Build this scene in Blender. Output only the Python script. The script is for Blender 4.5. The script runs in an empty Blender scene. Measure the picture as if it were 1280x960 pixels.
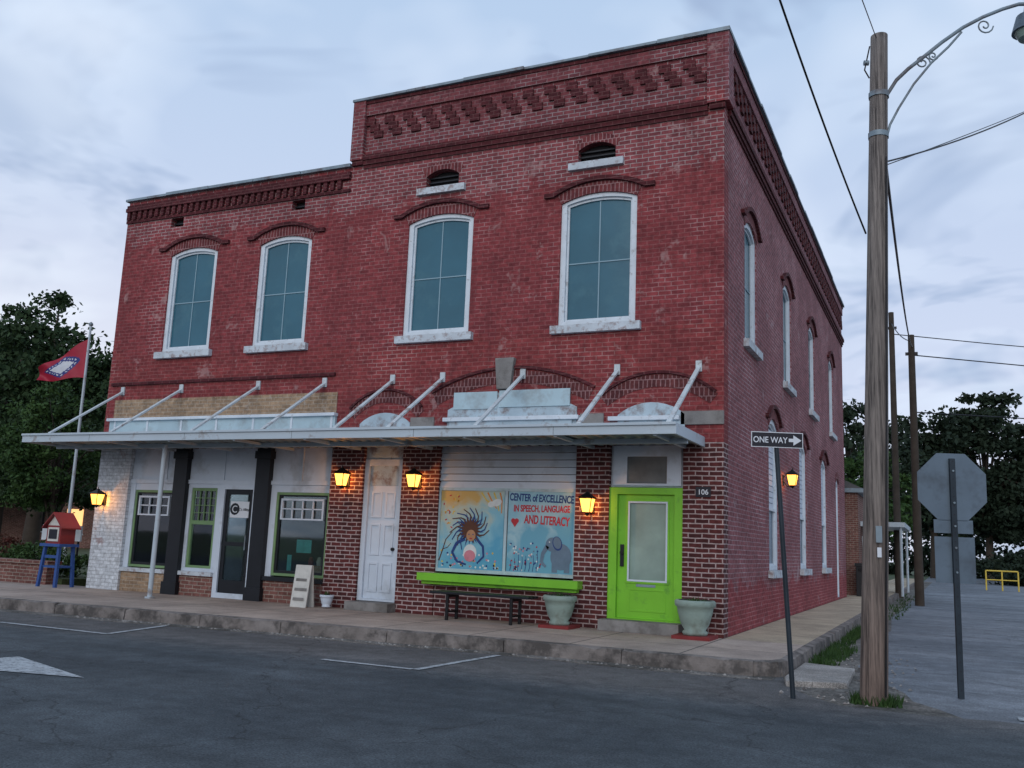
import bpy, math, random, numpy as np
from mathutils import Vector, Matrix
from mathutils.geometry import tessellate_polygon
import bmesh
random.seed(3); rng=np.random.default_rng(5)
sc=bpy.context.scene
COL=sc.collection

# ------------------------------------------------------------------ materials
def nm(name):
    m=bpy.data.materials.new(name);m.use_nodes=True
    nt=m.node_tree;return m,nt,nt.nodes,nt.links,nt.nodes["Principled BSDF"]
def rgb(c): return (c[0],c[1],c[2],1)
def noise(n,l,vec,scale,detail=4,rough=.55,dist=0):
    t=n.new("ShaderNodeTexNoise");t.inputs["Scale"].default_value=scale;t.inputs["Detail"].default_value=min(detail,4)
    t.inputs["Roughness"].default_value=rough;t.inputs["Distortion"].default_value=dist
    if vec is not None:l.new(vec,t.inputs["Vector"])
    return t.outputs["Fac"]
def mrange(n,l,v,a,b,c,d):
    t=n.new("ShaderNodeMapRange");l.new(v,t.inputs[0])
    for i,x in enumerate((a,b,c,d)):t.inputs[i+1].default_value=x
    return t.outputs[0]
def mix(n,l,fac,a,b,mode='MIX'):
    t=n.new("ShaderNodeMix");t.data_type='RGBA';t.blend_type=mode
    for i,x in ((0,fac),(6,a),(7,b)):
        if isinstance(x,(int,float)):t.inputs[i].default_value=x
        elif isinstance(x,tuple):t.inputs[i].default_value=rgb(x)
        else:l.new(x,t.inputs[i])
    return t.outputs[2]
def math_(n,l,op,a,b=None,clamp=False):
    t=n.new("ShaderNodeMath");t.operation=op;t.use_clamp=clamp
    for i,x in enumerate((a,b)):
        if x is None:continue
        if isinstance(x,(int,float)):t.inputs[i].default_value=x
        else:l.new(x,t.inputs[i])
    return t.outputs[0]
def gray(n,l,v):
    t=n.new("ShaderNodeCombineColor")
    for i in range(3):l.new(v,t.inputs[i])
    return t.outputs[0]
def bump(n,l,b,h,strength,dist=.01):
    t=n.new("ShaderNodeBump");t.inputs["Strength"].default_value=strength;t.inputs["Distance"].default_value=dist
    l.new(h,t.inputs["Height"]);l.new(t.outputs[0],b.inputs["Normal"])
def simple(name,col,rough=.6,metal=0,var=.25,scale=3,bmp=.15,spec=.3,dirt=None,dirt_amt=.5,dscale=2.):
    m,nt,n,l,b=nm(name)
    tc=n.new("ShaderNodeTexCoord").outputs["Object"]
    v=noise(n,l,tc,scale,4);c=mix(n,l,1.,col,gray(n,l,mrange(n,l,v,.25,.75,1-var,1+var)),'MULTIPLY')
    if dirt:
        d=noise(n,l,tc,dscale,4,.7);c=mix(n,l,mrange(n,l,d,.62-dirt_amt*.3,.75-dirt_amt*.25,0,.85),c,dirt)
    l.new(c,b.inputs["Base Color"]);b.inputs["Roughness"].default_value=rough;b.inputs["Metallic"].default_value=metal
    b.inputs["Specular IOR Level"].default_value=spec
    if bmp>=.3:bump(n,l,b,noise(n,l,tc,scale*12,2),bmp,.01)
    return m
def emis(name,col,s):
    m,nt,n,l,b=nm(name);b.inputs["Base Color"].default_value=rgb(col)
    b.inputs["Emission Color"].default_value=rgb(col);b.inputs["Emission Strength"].default_value=s
    return m
def brick(name,c1,c2,mort,bw=.215,rh=.075,ms=.009,pale=None,pale_th=.62,zones=None,var=.3,bmp=.5,rough=.85,dark=None,mort2=None,mz=None):
    m,nt,n,l,b=nm(name)
    uv=n.new("ShaderNodeTexCoord").outputs["UV"]
    wob=n.new("ShaderNodeTexNoise");wob.inputs["Scale"].default_value=4;wob.inputs["Detail"].default_value=2;l.new(uv,wob.inputs["Vector"])
    vm=n.new("ShaderNodeVectorMath");vm.operation='MULTIPLY_ADD';l.new(wob.outputs["Color"],vm.inputs[0]);vm.inputs[1].default_value=(.03,.022,0);l.new(uv,vm.inputs[2])
    t=n.new("ShaderNodeTexBrick");l.new(vm.outputs[0],t.inputs["Vector"])
    t.inputs["Scale"].default_value=1;t.inputs["Brick Width"].default_value=bw;t.inputs["Row Height"].default_value=rh
    t.inputs["Mortar Size"].default_value=ms;t.inputs["Mortar Smooth"].default_value=.3;t.inputs["Bias"].default_value=-.1
    t.inputs["Color1"].default_value=rgb(c1);t.inputs["Color2"].default_value=rgb(c2);t.inputs["Mortar"].default_value=rgb(mort)
    big=noise(n,l,uv,.7,4,.65)
    sx=n.new("ShaderNodeSeparateXYZ");l.new(uv,sx.inputs[0])
    med=noise(n,l,uv,2.2,4,.7)
    z=math_(n,l,'ADD',sx.outputs[1],mrange(n,l,med,.3,.7,-.3,.3))
    if mort2:
        f=mrange(n,l,big,.50,.62,0,.8)
        if mz:
            f2=math_(n,l,'MULTIPLY',mrange(n,l,z,mz[0],mz[0]+.2,0,.85),mrange(n,l,z,mz[1],mz[1]+.1,1,0));f=math_(n,l,'MAXIMUM',f,f2)
        l.new(mix(n,l,f,mort,mort2),t.inputs["Mortar"])
    c=t.outputs["Color"]
    c=mix(n,l,1.,c,gray(n,l,mrange(n,l,big,.3,.7,1-var,1+var)),'MULTIPLY')
    fine=noise(n,l,uv,9,3,.7)
    c=mix(n,l,1.,c,gray(n,l,mrange(n,l,fine,.3,.7,.68,1.32)),'MULTIPLY')
    if zones:
        for (z0,z1,col,a) in zones:
            f=math_(n,l,'MULTIPLY',mrange(n,l,z,z0,z0+.06,0,1),mrange(n,l,z,z1,z1+.06,1,0))
            c=mix(n,l,math_(n,l,'MULTIPLY',f,a),c,mix(n,l,1.,c,col,'MULTIPLY'))
    if pale:
        p=noise(n,l,uv,1.6,4,.8,.4)
        c=mix(n,l,mrange(n,l,p,pale_th,pale_th+.08,0,.6),c,pale)
    if dark:
        mp=n.new("ShaderNodeMapping");mp.inputs["Scale"].default_value=(2.5,.35,1);l.new(uv,mp.inputs[0])
        p=noise(n,l,mp.outputs[0],1.2,4,.7);c=mix(n,l,mrange(n,l,p,.55,.72,0,.5),c,dark)
    l.new(c,b.inputs["Base Color"]);b.inputs["Roughness"].default_value=rough;b.inputs["Specular IOR Level"].default_value=.2
    h=math_(n,l,'ADD',math_(n,l,'MULTIPLY',t.outputs["Fac"],-1.),math_(n,l,'MULTIPLY',fine,.6))
    bump(n,l,b,h,bmp,.008)
    return m

M={}
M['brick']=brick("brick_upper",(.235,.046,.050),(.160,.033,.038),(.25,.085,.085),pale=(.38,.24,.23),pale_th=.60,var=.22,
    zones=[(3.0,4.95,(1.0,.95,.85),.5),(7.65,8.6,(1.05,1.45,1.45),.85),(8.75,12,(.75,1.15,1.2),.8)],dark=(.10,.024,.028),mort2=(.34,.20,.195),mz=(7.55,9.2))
M['brickside']=brick("brick_side",(.26,.090,.098),(.18,.062,.070),(.31,.19,.20),pale=(.40,.30,.31),pale_th=.60,var=.2,
    zones=[(-1,.75,(1.05,.5,.5),.8),(8.6,12,(.8,.8,.85),.7)],dark=(.15,.055,.06),mort2=(.38,.29,.30))
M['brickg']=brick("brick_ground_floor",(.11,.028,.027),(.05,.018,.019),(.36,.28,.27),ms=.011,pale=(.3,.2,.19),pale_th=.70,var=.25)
M['brickdark']=brick("brick_dark_trim",(.085,.018,.022),(.055,.013,.016),(.12,.05,.05),var=.25)
M['soldier']=brick("brick_soldier_course",(.17,.042,.044),(.11,.028,.032),(.30,.17,.17),bw=.075,rh=.21,ms=.009,var=.2)
M['soldierd']=brick("brick_soldier_dark",(.12,.035,.035),(.08,.024,.026),(.24,.13,.13),bw=.075,rh=.15,ms=.010,var=.2)
M['brickwhite']=brick("brick_white_paint",(.60,.63,.66),(.50,.53,.56),(.40,.42,.44),pale=(.26,.12,.10),pale_th=.60,var=.1)
M['bricktan']=brick("brick_tan_sign",(.34,.235,.15),(.25,.17,.11),(.36,.29,.22),pale=(.45,.40,.35),pale_th=.6)
M['bricklow']=brick("brick_low_wall",(.20,.09,.075),(.13,.055,.045),(.28,.23,.19))
M['white']=simple("white_painted_wood",(.60,.66,.71),.55,var=.08,scale=5,bmp=.1,dirt=(.34,.34,.34),dirt_amt=.12,dscale=8)
M['whitec']=simple("clean_white_paint",(.56,.63,.71),.5,var=.07,scale=2,bmp=0,dirt=(.40,.44,.48),dirt_amt=.30,dscale=1.5)
M['peel']=simple("peeling_white_paint",(.40,.50,.56),.6,var=.15,bmp=.3,dirt=(.20,.15,.14),dirt_amt=.45,dscale=3.5)
M['panel']=simple("pale_panel",(.40,.53,.58),.5,var=.10,bmp=.05,dirt=(.30,.36,.38),dirt_amt=.4)
M['sill']=simple("stone_sill",(.50,.55,.59),.75,var=.2,bmp=.4,dirt=(.26,.19,.18),dirt_amt=.38,dscale=8)
M['stone']=simple("grey_stone",(.22,.21,.20),.85,var=.25,bmp=.6,dirt=(.12,.11,.10),dirt_amt=.4)
M['teal']=simple("window_teal_panel",(.030,.115,.160),.18,var=.15,scale=1.2,bmp=0,spec=.5,dirt=(.045,.14,.18),dirt_amt=.3,dscale=1.5)
M['mull']=simple("window_mullion",(.24,.36,.42),.5,var=.05,bmp=0)
M['black']=simple("black_paint",(.012,.014,.018),.4,var=.2)
M['dark']=simple("dark_void",(.012,.012,.014),.8,var=.2,bmp=0)
M['green']=simple("lime_green_paint",(.19,.50,.035),.38,var=.08,bmp=.06,dirt=(.12,.32,.04),dirt_amt=.14,dscale=4)
M['greend']=simple("green_window_frame",(.17,.28,.13),.5,var=.15)
M['coping']=simple("metal_coping",(.22,.28,.32),.5,metal=.2,var=.3,scale=4,dirt=(.10,.08,.08),dirt_amt=.4,dscale=2)
M['awn']=simple("awning_white_metal",(.44,.51,.56),.45,metal=.0,var=.08,scale=1.5,bmp=.1,dirt=(.24,.20,.18),dirt_amt=.15,dscale=3)
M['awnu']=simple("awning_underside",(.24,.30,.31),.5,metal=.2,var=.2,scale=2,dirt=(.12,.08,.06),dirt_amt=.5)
M['strut']=simple("strut_metal",(.50,.55,.57),.5,var=.15,dirt=(.24,.17,.14),dirt_amt=.3,dscale=5)
M['iron']=simple("black_iron",(.02,.02,.022),.45,metal=.5,var=.2)
M['grnpost']=simple("dark_sign_post",(.025,.035,.045),.5,metal=.3,var=.3)
M['signback']=simple("sign_back_aluminium",(.12,.16,.20),.45,metal=.35,var=.12,scale=3,bmp=.03,dirt=(.08,.10,.12),dirt_amt=.3)
M['signblk']=simple("sign_black",(.014,.014,.022),.4,var=.1,bmp=0)
M['signwht']=simple("sign_white",(.65,.68,.72),.4,var=.03,bmp=0)
M['planter']=simple("planter_stoneware",(.26,.34,.30),.7,var=.2,bmp=.3,dirt=(.15,.17,.14),dirt_amt=.45)
M['soil']=simple("soil",(.04,.03,.02),.95)
M['redbrk']=simple("red_base",(.2,.03,.03),.8)
M['bluep']=simple("blue_painted_wood",(.03,.08,.26),.5,var=.1)
M['redp']=simple("red_painted_wood",(.22,.03,.03),.5,var=.1)
M['plast']=simple("interior_plaster",(.07,.075,.075),.9)
M['poster']=simple("teal_poster",(.10,.42,.45),.7,var=.3,scale=9,bmp=0)
M['posterw']=simple("white_poster",(.55,.54,.50),.7,var=.15,scale=9,bmp=0)
M['blind']=simple("white_blind",(.52,.58,.66),.6,var=.05,bmp=0)
M['bluegl']=simple("blue_lower_glass",(.07,.14,.22),.2,var=.3,scale=1,bmp=0,spec=.6)
M['frost']=simple("frosted_glass",(.25,.34,.30),.25,var=.18,scale=2.5,bmp=.02,spec=.5)
M['roof']=simple("roof_membrane",(.10,.10,.10),.9)
M['curtain']=simple("grey_transom",(.14,.15,.15),.6,var=.3)

def glass():
    m,nt,n,l,b=nm("shop_glass");n.remove(b)
    g=n.new("ShaderNodeBsdfGlossy");g.inputs["Roughness"].default_value=.03;g.inputs["Color"].default_value=(.9,.95,1,1)
    t=n.new("ShaderNodeBsdfTransparent");t.inputs["Color"].default_value=(.75,.82,.8,1)
    fr=n.new("ShaderNodeFresnel");fr.inputs[0].default_value=1.5
    mx=n.new("ShaderNodeMixShader");l.new(math_(n,l,'ADD',fr.outputs[0],.02),mx.inputs[0]);l.new(t.outputs[0],mx.inputs[1]);l.new(g.outputs[0],mx.inputs[2])
    l.new(mx.outputs[0],n["Material Output"].inputs[0]);return m
M['glass']=glass()
def amber():
    m,nt,n,l,b=nm("lantern_amber_glass");n.remove(b)
    e=n.new("ShaderNodeEmission");e.inputs[0].default_value=(1,.42,.08,1);e.inputs[1].default_value=6.
    t=n.new("ShaderNodeBsdfTransparent");t.inputs["Color"].default_value=(1,.72,.35,1)
    mx=n.new("ShaderNodeMixShader");mx.inputs[0].default_value=.5;l.new(t.outputs[0],mx.inputs[1]);l.new(e.outputs[0],mx.inputs[2])
    l.new(mx.outputs[0],n["Material Output"].inputs[0]);return m
M['amber']=amber()

def asphalt(name,base,light,patchy=.5,crack=.6,fine_s=60,strip=None):
    m,nt,n,l,b=nm(name);tc=n.new("ShaderNodeTexCoord").outputs["Object"]
    c=mix(n,l,mrange(n,l,noise(n,l,tc,.35,4,.65),.38,.64,0,1),base,light)
    med=noise(n,l,tc,4,4,.7)
    if strip:
        sx=n.new("ShaderNodeSeparateXYZ");l.new(tc,sx.inputs[0])
        yy=math_(n,l,'ADD',sx.outputs[1],mrange(n,l,med,.3,.7,-.25,.25))
        c=mix(n,l,mrange(n,l,yy,strip[0],strip[1],0,strip[3]),c,strip[2])
    c=mix(n,l,1.,c,gray(n,l,mrange(n,l,noise(n,l,tc,fine_s,2,.8),.3,.7,.45,1.55)),'MULTIPLY')
    c=mix(n,l,1.,c,gray(n,l,mrange(n,l,med,.3,.7,1-patchy*.5,1+patchy*.5)),'MULTIPLY')
    mp=n.new("ShaderNodeMapping");mp.inputs["Scale"].default_value=(.12,1.3,1);l.new(tc,mp.inputs[0])
    c=mix(n,l,1.,c,gray(n,l,mrange(n,l,noise(n,l,mp.outputs[0],1.,3,.6),.3,.7,.75,1.25)),'MULTIPLY')
    if crack:
        v=n.new("ShaderNodeTexVoronoi");v.feature='DISTANCE_TO_EDGE';v.inputs["Scale"].default_value=.33
        ds=n.new("ShaderNodeTexNoise");ds.inputs["Scale"].default_value=1.5;ds.inputs["Detail"].default_value=4;l.new(tc,ds.inputs["Vector"])
        vm=n.new("ShaderNodeVectorMath");vm.operation='MULTIPLY_ADD';l.new(ds.outputs["Color"],vm.inputs[0]);vm.inputs[1].default_value=(1.2,1.2,0);l.new(tc,vm.inputs[2])
        l.new(vm.outputs[0],v.inputs["Vector"])
        c=mix(n,l,mrange(n,l,v.outputs["Distance"],.0,.006,crack,0),c,(.012,.012,.012))
    l.new(c,b.inputs["Base Color"]);b.inputs["Roughness"].default_value=.82;b.inputs["Specular IOR Level"].default_value=.25
    bump(n,l,b,noise(n,l,tc,70,2,.8),.5,.01);return m
M['road']=asphalt("asphalt_main_road",(.044,.054,.062),(.070,.082,.091),strip=(-5.4,-4.4,(.115,.108,.105),.7))
M['road2']=asphalt("asphalt_side_street",(.13,.145,.165),(.19,.205,.225),crack=.5)
M['apron']=asphalt("concrete_apron",(.24,.22,.20),(.34,.32,.30),crack=.6)
def concrete(name,c1,c2,slab,joint=.012):
    m,nt,n,l,b=nm(name);uv=n.new("ShaderNodeTexCoord").outputs["Object"]
    t=n.new("ShaderNodeTexBrick");l.new(uv,t.inputs["Vector"]);t.offset=0
    t.inputs["Scale"].default_value=1;t.inputs["Brick Width"].default_value=slab;t.inputs["Row Height"].default_value=slab
    t.inputs["Mortar Size"].default_value=joint;t.inputs["Color1"].default_value=rgb(c1);t.inputs["Color2"].default_value=rgb(c2);t.inputs["Mortar"].default_value=(.05,.045,.04,1)
    c=t.outputs["Color"]
    c=mix(n,l,1.,c,gray(n,l,mrange(n,l,noise(n,l,uv,.9,4,.7),.3,.7,.68,1.3)),'MULTIPLY')
    c=mix(n,l,1.,c,gray(n,l,mrange(n,l,noise(n,l,uv,40,2,.8),.3,.7,.75,1.25)),'MULTIPLY')
    c=mix(n,l,mrange(n,l,noise(n,l,uv,2.5,4,.75),.6,.7,0,.5),c,(.09,.08,.07))
    l.new(c,b.inputs["Base Color"]);b.inputs["Roughness"].default_value=.85;return m
M['walk']=concrete("sidewalk_concrete",(.37,.295,.245),(.32,.255,.215),1.5)
M['walk2']=concrete("sidewalk_concrete_side",(.42,.34,.24),(.37,.30,.215),1.5)
M['kerb']=simple("kerb_stone",(.20,.175,.16),.9,var=.4,scale=4,bmp=.8,dirt=(.06,.054,.05),dirt_amt=.55,dscale=2.5)
def paint():
    m,nt,n,l,b=nm("road_paint");tc=n.new("ShaderNodeTexCoord").outputs["Object"]
    w=noise(n,l,tc,14,4,.85);c=mix(n,l,mrange(n,l,w,.46,.62,0,.85),(.42,.45,.47),(.08,.09,.10))
    l.new(c,b.inputs["Base Color"]);b.inputs["Roughness"].default_value=.7;return m
M['paint']=paint()
def ground():
    m,nt,n,l,b=nm("grass_ground");tc=n.new("ShaderNodeTexCoord").outputs["Object"]
    c=mix(n,l,mrange(n,l,noise(n,l,tc,.4,4,.7),.4,.6,0,1),(.035,.065,.02),(.07,.085,.035))
    c=mix(n,l,1.,c,gray(n,l,mrange(n,l,noise(n,l,tc,25,3,.8),.3,.7,.5,1.5)),'MULTIPLY')
    l.new(c,b.inputs["Base Color"]);b.inputs["Roughness"].default_value=.95;return m
M['grass']=ground()
M['gravel']=asphalt("gravel_verge",(.09,.085,.075),(.18,.165,.15),patchy=1.2,crack=0,fine_s=25)
def wood():
    m,nt,n,l,b=nm("weathered_pole_wood");tc=n.new("ShaderNodeTexCoord").outputs["Object"]
    mp=n.new("ShaderNodeMapping");mp.inputs["Scale"].default_value=(14,14,.5);l.new(tc,mp.inputs[0])
    g=noise(n,l,mp.outputs[0],2.2,4,.75)
    c=mix(n,l,mrange(n,l,g,.35,.62,0,1),(.05,.042,.038),(.24,.205,.18))
    sx=n.new("ShaderNodeSeparateXYZ");l.new(tc,sx.inputs[0])
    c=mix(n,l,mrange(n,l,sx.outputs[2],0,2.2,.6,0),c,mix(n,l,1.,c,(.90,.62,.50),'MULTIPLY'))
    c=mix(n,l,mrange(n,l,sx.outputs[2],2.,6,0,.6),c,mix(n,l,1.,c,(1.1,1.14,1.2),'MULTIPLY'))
    l.new(c,b.inputs["Base Color"]);b.inputs["Roughness"].default_value=.9;bump(n,l,b,g,1.,.015);return m
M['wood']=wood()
def leaf(name,c1,c2,scale=.6):
    m,nt,n,l,b=nm(name);tc=n.new("ShaderNodeTexCoord").outputs["Object"]
    c=mix(n,l,mrange(n,l,noise(n,l,tc,scale,3,.7),.35,.65,0,1),c1,c2)
    l.new(c,b.inputs["Base Color"]);b.inputs["Roughness"].default_value=.7;b.inputs["Specular IOR Level"].default_value=.15;return m
M['leaf']=leaf("oak_leaves",(.016,.034,.014),(.034,.060,.024),.9)
M['leafl']=leaf("light_leaves",(.022,.052,.015),(.048,.092,.026),1.5)
M['leafd']=leaf("far_dark_leaves",(.012,.022,.014),(.024,.038,.022),.35)
M['leafr']=leaf("red_bush_leaves",(.10,.03,.025),(.06,.06,.03),2)
M['bark']=simple("bark",(.05,.04,.032),.95,bmp=.8)

# ------------------------------------------------------------------ mesh builder
class MB:
    def __init__(s):s.v=[];s.f=[];s.m=[];s.mats=[];s.sm=[]
    def mi(s,mat):
        mat=M[mat] if isinstance(mat,str) else mat
        if mat not in s.mats:s.mats.append(mat)
        return s.mats.index(mat)
    def add(s,vs,fs,mat,smooth=False):
        o=len(s.v);s.v+= [tuple(v) for v in vs];k=s.mi(mat)
        for f in fs:s.f.append([i+o for i in f]);s.m.append(k);s.sm.append(smooth)
    def box(s,x0,x1,y0,y1,z0,z1,mat):
        v=[(x,y,z) for x in (x0,x1) for y in (y0,y1) for z in (z0,z1)]
        s.add(v,[(0,1,3,2),(4,6,7,5),(0,4,5,1),(2,3,7,6),(0,2,6,4),(1,5,7,3)],mat)
    def map(s,pl,a,b,d):
        return (a,d,b) if pl=='F' else ((-d,a,b) if pl=='S' else (a,b,d))
    def prism(s,pl,poly,d0,d1,mat,holes=()):
        loops=[list(poly)]+[list(h) for h in holes]
        flat=[p for lp in loops for p in lp];n=len(flat)
        tris=tessellate_polygon([[Vector((p[0],p[1],0)) for p in lp] for lp in loops])
        v=[s.map(pl,p[0],p[1],d0) for p in flat]+[s.map(pl,p[0],p[1],d1) for p in flat]
        f=[tuple(t) for t in tris]+[tuple(i+n for i in reversed(t)) for t in tris]
        o=0
        for lp in loops:
            k=len(lp)
            for i in range(k):
                a=o+i;b=o+(i+1)%k;f.append((a,b,b+n,a+n))
            o+=k
        s.add(v,f,mat)
    def rect(s,pl,a0,a1,b0,b1,d0,d1,mat):
        s.prism(pl,[(a0,b0),(a1,b0),(a1,b1),(a0,b1)],d0,d1,mat)
    def cyl(s,p0,p1,r0,r1=None,mat='iron',seg=12,smooth=True,cap=True):
        r1=r0 if r1 is None else r1
        p0=Vector(p0);p1=Vector(p1);d=(p1-p0).normalized()
        a=d.orthogonal().normalized();b=d.cross(a)
        v=[]
        for p,r in ((p0,r0),(p1,r1)):
            for i in range(seg):
                t=2*math.pi*i/seg;v.append(p+a*r*math.cos(t)+b*r*math.sin(t))
        s.add(v,[(i,(i+1)%seg,seg+(i+1)%seg,seg+i) for i in range(seg)],mat,smooth)
        if cap:s.add(v,[tuple(range(seg))[::-1],tuple(range(seg,2*seg))],mat)
    def tube(s,pts,r,mat,seg=8):
        for i in range(len(pts)-1):
            ra=r[i] if isinstance(r,(list,tuple)) else r;rb=r[i+1] if isinstance(r,(list,tuple)) else r
            s.cyl(pts[i],pts[i+1],ra,rb,mat,seg,True,True)
    def lathe(s,prof,c,mat,seg=24):
        v=[];k=len(prof)
        for i in range(seg):
            t=2*math.pi*i/seg
            for r,z in prof:v.append((c[0]+r*math.cos(t),c[1]+r*math.sin(t),c[2]+z))
        f=[]
        for i in range(seg):
            for j in range(k-1):
                a=i*k+j;b=((i+1)%seg)*k+j;f.append((a,b,b+1,a+1))
        s.add(v,f,mat,True)
    def build(s,name,parent=None,bevel=0,origin=(0,0,0),recalc=True):
        o=Vector(origin)
        me=bpy.data.meshes.new(name);me.from_pydata([tuple(Vector(v)-o) for v in s.v],[],s.f)
        for m in s.mats:me.materials.append(m)
        me.polygons.foreach_set("material_index",s.m);me.polygons.foreach_set("use_smooth",s.sm)
        if recalc:
            bm=bmesh.new();bm.from_mesh(me);bmesh.ops.recalc_face_normals(bm,faces=bm.faces);bm.to_mesh(me);bm.free()
        uvl=me.uv_layers.new(name="UVMap")
        for p in me.polygons:
            nx,ny,nz=[abs(c) for c in p.normal]
            for li in p.loop_indices:
                c=me.vertices[me.loops[li].vertex_index].co+o
                uvl.data[li].uv=(c.x,c.z) if ny>=nx and ny>=nz else ((c.y,c.z) if nx>=nz else (c.x,c.y))
        ob=bpy.data.objects.new(name,me);COL.objects.link(ob);ob.location=o
        if parent:
            ob.parent=parent;ob.location=o-Vector(parent.location)
        if bevel:
            md=ob.modifiers.new("b",'BEVEL');md.width=bevel;md.segments=2;md.limit_method='ANGLE'
        return ob
def empty(name,loc=(0,0,0)):
    e=bpy.data.objects.new(name,None);COL.objects.link(e);e.location=loc;return e
def text(name,body,size,loc,mat,parent,plane='F',align='CENTER',rotz=0,ext=.002,bold=.0):
    t=bpy.data.curves.new(name,'FONT');t.body=body;t.size=size;t.align_x=align;t.extrude=ext;t.offset=bold
    t.materials.append(M[mat] if isinstance(mat,str) else mat)
    o=bpy.data.objects.new(name,t);COL.objects.link(o);o.rotation_euler=(math.radians(90),0,rotz)
    o.parent=parent;o.location=Vector(loc)-Vector(parent.location);return o

def arc(a0,a1,zs,rise,n=14,extra=0.):
    w=(a1-a0)/2;R=(w*w+rise*rise)/(2*rise);cx=(a0+a1)/2;cz=zs+rise-R;th=math.asin(min(1,w/R))
    return [(cx+(R+extra)*math.sin(th-2*th*i/n),cz+(R+extra)*math.cos(th-2*th*i/n)) for i in range(n+1)]
def archrect(a0,a1,zb,zs,rise,n=14):
    return [(a0,zb),(a1,zb)]+arc(a0,a1,zs,rise,n)
def ring(a0,a1,zs,rise,th,n=16):
    return arc(a0,a1,zs,rise,n)+arc(a0,a1,zs,rise,n,th)[::-1]

# ------------------------------------------------------------------ BUILDING
B=empty("brick_building")
XA=-7.45;XC=-13.57;YD=19.07
wins=[(-2.89,-1.49,5.04,7.28,.14),(-6.05,-4.65,5.04,7.25,.14),(-9.65,-8.33,5.04,7.20,.14),(-12.12,-10.80,5.04,7.20,.14)]
vents=[(-2.60,-1.90,8.0,8.24,.12),(-5.72,-5.01,7.93,8.17,.12)]
svents=[(-8.91,-8.58,7.88,8.09),(-12.23,-11.87,7.88,8.09)]
W=MB()
def R4(a,b,c,d):return [(a,c),(b,c),(b,d),(a,d)]
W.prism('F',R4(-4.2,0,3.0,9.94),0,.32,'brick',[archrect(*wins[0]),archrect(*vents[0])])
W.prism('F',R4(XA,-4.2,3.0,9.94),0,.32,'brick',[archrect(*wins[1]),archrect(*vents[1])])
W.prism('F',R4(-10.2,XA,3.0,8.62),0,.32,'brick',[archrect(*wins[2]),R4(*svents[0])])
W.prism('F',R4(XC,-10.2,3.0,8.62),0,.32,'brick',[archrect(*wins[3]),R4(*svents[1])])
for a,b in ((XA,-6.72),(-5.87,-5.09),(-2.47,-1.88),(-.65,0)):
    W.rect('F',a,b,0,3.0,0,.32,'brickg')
W.rect('F',XC,-12.66,0,3.0,0,.32,'brickwhite')
W.rect('F',-5.09,-2.47,0,.60,.03,.3,'brickg')
up=[(1.7,2.85,5.02,7.14,.2),(6.05,7.2,5.02,7.14,.2),(10.25,11.4,5.02,7.14,.2),(14.8,15.95,5.02,7.14,.2)]
lo=[(4.08,5.22,.98,3.80,.2),(8.3,9.5,.98,3.80,.2),(12.5,13.75,.98,3.80,.2),(16.25,17.15,.06,3.60,.16)]
cu=[.32,4.4,8.7,13,YD];cl=[.32,6.5,11,15,YD]
for i in range(4):
    W.prism('S',R4(cu[i],cu[i+1],4.6,9.94),0,.32,'brickside',[archrect(*up[i])])
    W.prism('S',R4(cl[i],cl[i+1],0,4.6),0,.32,'brickside',[archrect(*lo[i])])
W.box(XA,XA+.32,.32,YD-.32,8.0,9.94,'brickside')
W.box(XC,XC+.32,.32,YD-.32,0,8.62,'brickside')
W.box(XC,-.32,YD-.32,YD,0,8.62,'brickside')
W.box(XA+.001,-.32,YD-.32,YD,8.62,9.94,'brickside')
W.build("walls",B)
T=MB()
T.box(XA+.32,-.32,.32,YD-.32,9.0,9.1,'roof');T.box(XC+.32,XA,.32,YD-.32,8.12,8.2,'roof')
T.build("roof",B)

F=MB();G=MB();H=MB()
def window(pl,a0,a1,zb,zs,r,hood=True,lower=None,sillm='sill',fw=.10,mull=True):
    outer=archrect(a0,a1,zb,zs,r);inner=archrect(a0+fw,a1-fw,zb+fw*.9,zs-.02,r*.6)
    F.prism(pl,outer,.03,.15,'white',[inner])
    inner2=archrect(a0+fw*1.35,a1-fw*1.35,zb+fw*1.3,zs-.055,r*.55)
    F.prism(pl,inner,.075,.105,'white',[inner2])
    if lower is None:
        G.prism(pl,inner,.11,.13,'teal')
        if mull:
            c=(a0+a1)/2;zm=(zb+zs+r)/2-.05
            G.rect(pl,c-.010,c+.010,zb+fw,zs+r-fw-.02,.098,.1095,'mull')
            G.rect(pl,a0+fw,a1-fw,zm-.010,zm+.010,.095,.1092,'mull')
    else:
        G.rect(pl,a0+fw*.8,a1-fw*.8,zb+.05,lower,.11,.13,'bluegl')
        G.prism(pl,inner,.132,.145,'blind')
        z=lower
        while z<zs-.06:
            G.rect(pl,a0+fw*.9,a1-fw*.9,z,z+.10,.085,.12,'blind');z+=.115
        G.rect(pl,a0+fw*.5,a1-fw*.5,lower-.05,lower-.002,.05,.12,'white')
    F.rect(pl,a0-.11,a1+.11,zb-.14,zb,-.10,.14,sillm)
    if pl=='F' or hood:
        H.prism(pl,ring(a0,a1,zs,r,.20),-.012,.03,'soldier')
        H.prism(pl,ring(a0-.14,a1+.14,zs+.13,r+.08,.075),-.07,.02,'brickdark')
        H.rect(pl,a0-.32,a0-.14,zs+.13,zs+.205,-.068,.02,'brickdark')
        H.rect(pl,a1+.14,a1+.32,zs+.13,zs+.205,-.068,.02,'brickdark')
for w in wins:window('F',*w)
for w in up:window('S',*w)
for w in lo[:3]:window('S',*w,lower=2.2)
F.prism('S',archrect(*lo[3]),.04,.15,'white',[archrect(lo[3][0]+.09,lo[3][1]-.09,.15,3.5,.12)])
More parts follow.
